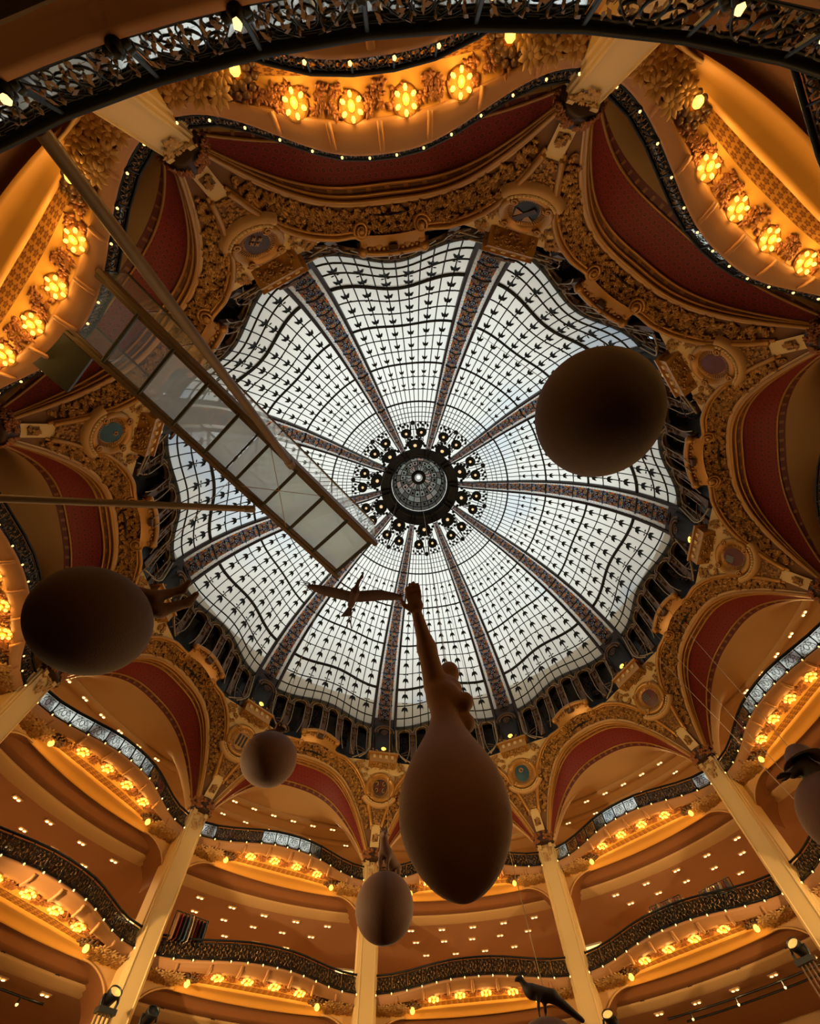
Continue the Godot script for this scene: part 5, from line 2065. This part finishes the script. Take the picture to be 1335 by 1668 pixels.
	# lamps in the gallery ceilings
	for i in [3, 4, 5, 6, 7]:
		for u in [0.2, 0.31, 0.42, 0.53, 0.64, 0.75]:
			ceiling_spot(i + u, 14.9, 15.96, "twin spotlight clockwise on the ceiling strip inside the arch %s" % SHORT[i], 4.8)
		for u in [0.1, 0.3, 0.5, 0.63, 0.75, 0.9]:
			ceiling_spot(i + u, 16.15, 16.02, "twin spotlight clockwise deep in the top gallery %s" % SHORT[i], 4.8)
		for lev in 2:
			for u in [0.17, 0.32, 0.47, 0.62, 0.77]:
				ceiling_spot(i + u, 14.65, 11.17 - 4.2 * lev, "twin spotlight clockwise, front row under the %s balcony %s" % [level_word[lev], SHORT[i]], 4.4)
			if lev == 0:
				for u in [0.22, 0.35, 0.48, 0.61, 0.74]:
					ceiling_spot(i + u, 15.75, 11.19, "twin spotlight clockwise, middle row under the upper balcony %s" % SHORT[i], 4.4)
				for u in [0.3, 0.43, 0.56, 0.69]:
					ceiling_spot(i + u, 17.0, 11.19, "twin spotlight clockwise, back row under the upper balcony %s" % SHORT[i], 4.4)
		for r in [14.9, 16.15]:
			var b := MB.new()
			b.surf(20, 4, func(x: float, y: float) -> Vector3:
				var e: Vector2 = [Vector2(-0.2, 0.12), Vector2(-0.2, 0), Vector2(0.0, 0.0), Vector2(0.2, 0), Vector2(0.2, 0.12)][roundi(y * 4)]
				return W(i + 0.08 + 0.84 * x, r + e.x, 16.0 + e.y))
			var o := obj("ceiling_strip", b, M.ceil2)
			tag(o, "raised %s ceiling strip carrying spotlights inside the arch %s" % ["front" if r < 15 else "rear", SHORT[i]], "ceiling strip")
	for i in [4, 5, 6, 7]:
		for k in 4:
			var b := MB.new()
			b.lathe([Vector2(0.09, 0.02), Vector2(0.085, -0.01), Vector2(0.06, -0.005), Vector2(0.055, 0.08), Vector2(0.0, 0.08)], 14)
			var o := obj("recessed_downlight", b, M.black)
			o.position = W(i + 0.2 + 0.2 * k, 13.9, 7.19)
			tag(o, "%s dark recessed downlight clockwise under the lower balcony %s" % [ORD[k], SHORT[i]], "downlight", "dark downlights under the balconies")

	walkway()
	for e in [[7.10, 6.36, "lit stage lamp with dotted lens beside the lower left column", 1], [6.93, 6.2, "unlit black stage lamp just right of the lower left column", 0], [4.07, 6.35, "lit stage lamp with dotted lens at the right edge near the bottom", 1], [4.91, 6.3, "stage lamp at the bottom edge right of the column beside the egg figure", 1], [5.9, 6.0, "added unseen stage lamp below the frame on the column behind the goat", 1], [3.07, 6.3, "added unseen stage lamp on the column at the right edge, outside the frame", 1], [8.07, 6.3, "added unseen stage lamp on the left column, outside the frame", 1]]:
		var opp := W(float(e[0]) + 5.0, 8.0, 17.5)
		stage_lamp(e[0], 11.75, e[1], e[2], e[3] == 1, opp, STAGE)  # lamps outside the frame are unseen, added to brighten the arches
	for e in [[8.1, "added unseen stage lamp on the left column aimed along the lower galleries", 5.4], [3.0, "added unseen stage lamp on the right edge column aimed along the lower galleries", 5.6]]:
		stage_lamp(e[0], 11.75, 5.6, e[1], true, W(e[2], 12.0, 8.0), ADDED_FILL * (1.0 if e[0] > 5 else 0.6))  # both unseen, added to brighten the lower galleries and columns
	shop_things()
	big_figure()
	other_figures()


const SKY := 1.12


func shop_things() -> void:
	# white tube lamps by the columns, clothes rails and track lamps glimpsed behind the railings
	for e in [[7.06, 13.6, 9.05, "short white tube lamp behind the lower left column's lower railing"], [6.09, 13.6, 9.05, "short white tube lamp left of the central column, behind the lower railing"], [4.93, 13.6, 9.1, "short white tube lamp right of the column beside the large egg figure"]]:
		var t := thing("tube_lamp", e[3], "lamp", W(e[0], e[1], e[2]), PHASE + BAY * e[0] + PI / 2)
		var b := MB.new()
		b.tube([Vector3(-0.35, 0, 0), Vector3(0.35, 0, 0)], 0.045, 8)
		obj("tube", b, M.tubelamp, t)
		b = MB.new()
		b.box(Transform3D(Basis(), Vector3(0, 0.08, 0)), Vector3(0.8, 0.06, 0.14))
		obj("housing", b, M.white, t)
		b = MB.new()
		for s in [-0.36, 0.36]:
			b.bar(Vector3(s, 0.08, 0.05), Vector3(s, -1.05, 0.05), 0.05, 0.05, Vector3.BACK)
		obj("stand", b, M.black, t)
	var cols := [Color(0.45, 0.08, 0.06), Color(0.75, 0.66, 0.55), Color(0.10, 0.10, 0.12), Color(0.5, 0.35, 0.2), Color(0.25, 0.28, 0.33)]
	for e in [[6.86, 12.45, 8.0, "clothes rail hung with garments behind the lower railing at lower left", 9], [4.30, 13.0, 8.0, "clothes rail behind the lower railing right of the large egg figure", 12], [4.52, 12.6, 8.0, "long clothes rail behind the bowed middle of the lower railing at right", 12]]:
		var t := thing("clothes_rail", e[3], "clothes rail", W(e[0], e[1], e[2]), PHASE + BAY * e[0] + PI / 2)
		var b := MB.new()
		for s in [-0.6, 0.6]:
			b.tube([Vector3(s, 0, 0), Vector3(s, 1.35, 0)], 0.018, 6)
		b.tube([Vector3(-0.6, 1.35, 0), Vector3(0.6, 1.35, 0)], 0.018, 6)
		obj("frame", b, M.black, t)
		for k in e[4]:
			var g := MB.new()
			var x0: float = -0.5 + 1.0 * k / (e[4] - 1)
			g.surf(4, 6, func(x: float, y: float) -> Vector3:
				var w := lerpf(0.14, 0.24, minf(y * 3, 1.0))
				return Vector3(x0 + 0.02 * sin(x * 9 + k) + 0.01, 1.3 - 0.85 * y, lerpf(-w, w, x)))
			var gm: StandardMaterial3D = mat(cols[(k * 3 + int(e[4])) % 5], 0.85)
			obj("garment", g, gm, t)
	for e in [[4.05, 4.75, 14.9, "long black lamp track under the lower gallery at bottom right"], [4.1, 4.7, 15.6, "second black lamp track, deeper under the lower gallery at bottom right"], [7.15, 7.75, 14.9, "black lamp track under the lower gallery at bottom left"]]:
		var b := MB.new()
		var pts := []
		for k in 14:
			pts.append(W(lerpf(e[0], e[1], k / 13.0), e[2], 6.85))
		b.tube(pts, 0.035, 4)
		tag(obj("lamp_track", b, M.black), e[3], "lamp track")
		for k in 4:
			if e[2] > 15.0:
				continue
			var p := W(lerpf(e[0], e[1], (k + 0.5) / 4.0), e[2], 6.74)
			var lab := "%s small spot on the front black lamp track at bottom %s" % [ORD[k], "right" if e[0] < 6 else "left"]
			var t := thing("track_spot", lab, "spotlight", p, 0, "spots on the lamp tracks")
			var c := MB.new()
			c.lathe([Vector2(0.0, 0.12), Vector2(0.03, 0.1), Vector2(0.035, -0.06), Vector2(0.03, -0.08)], 10)
			obj("barrel", c, M.black, t)
			c = MB.new()
			c.ball(Vector3(0, -0.08, 0), Vector3(0.04, 0.05, 0.04), 8, 5)
			obj("bulb", c, M.bulb, t)
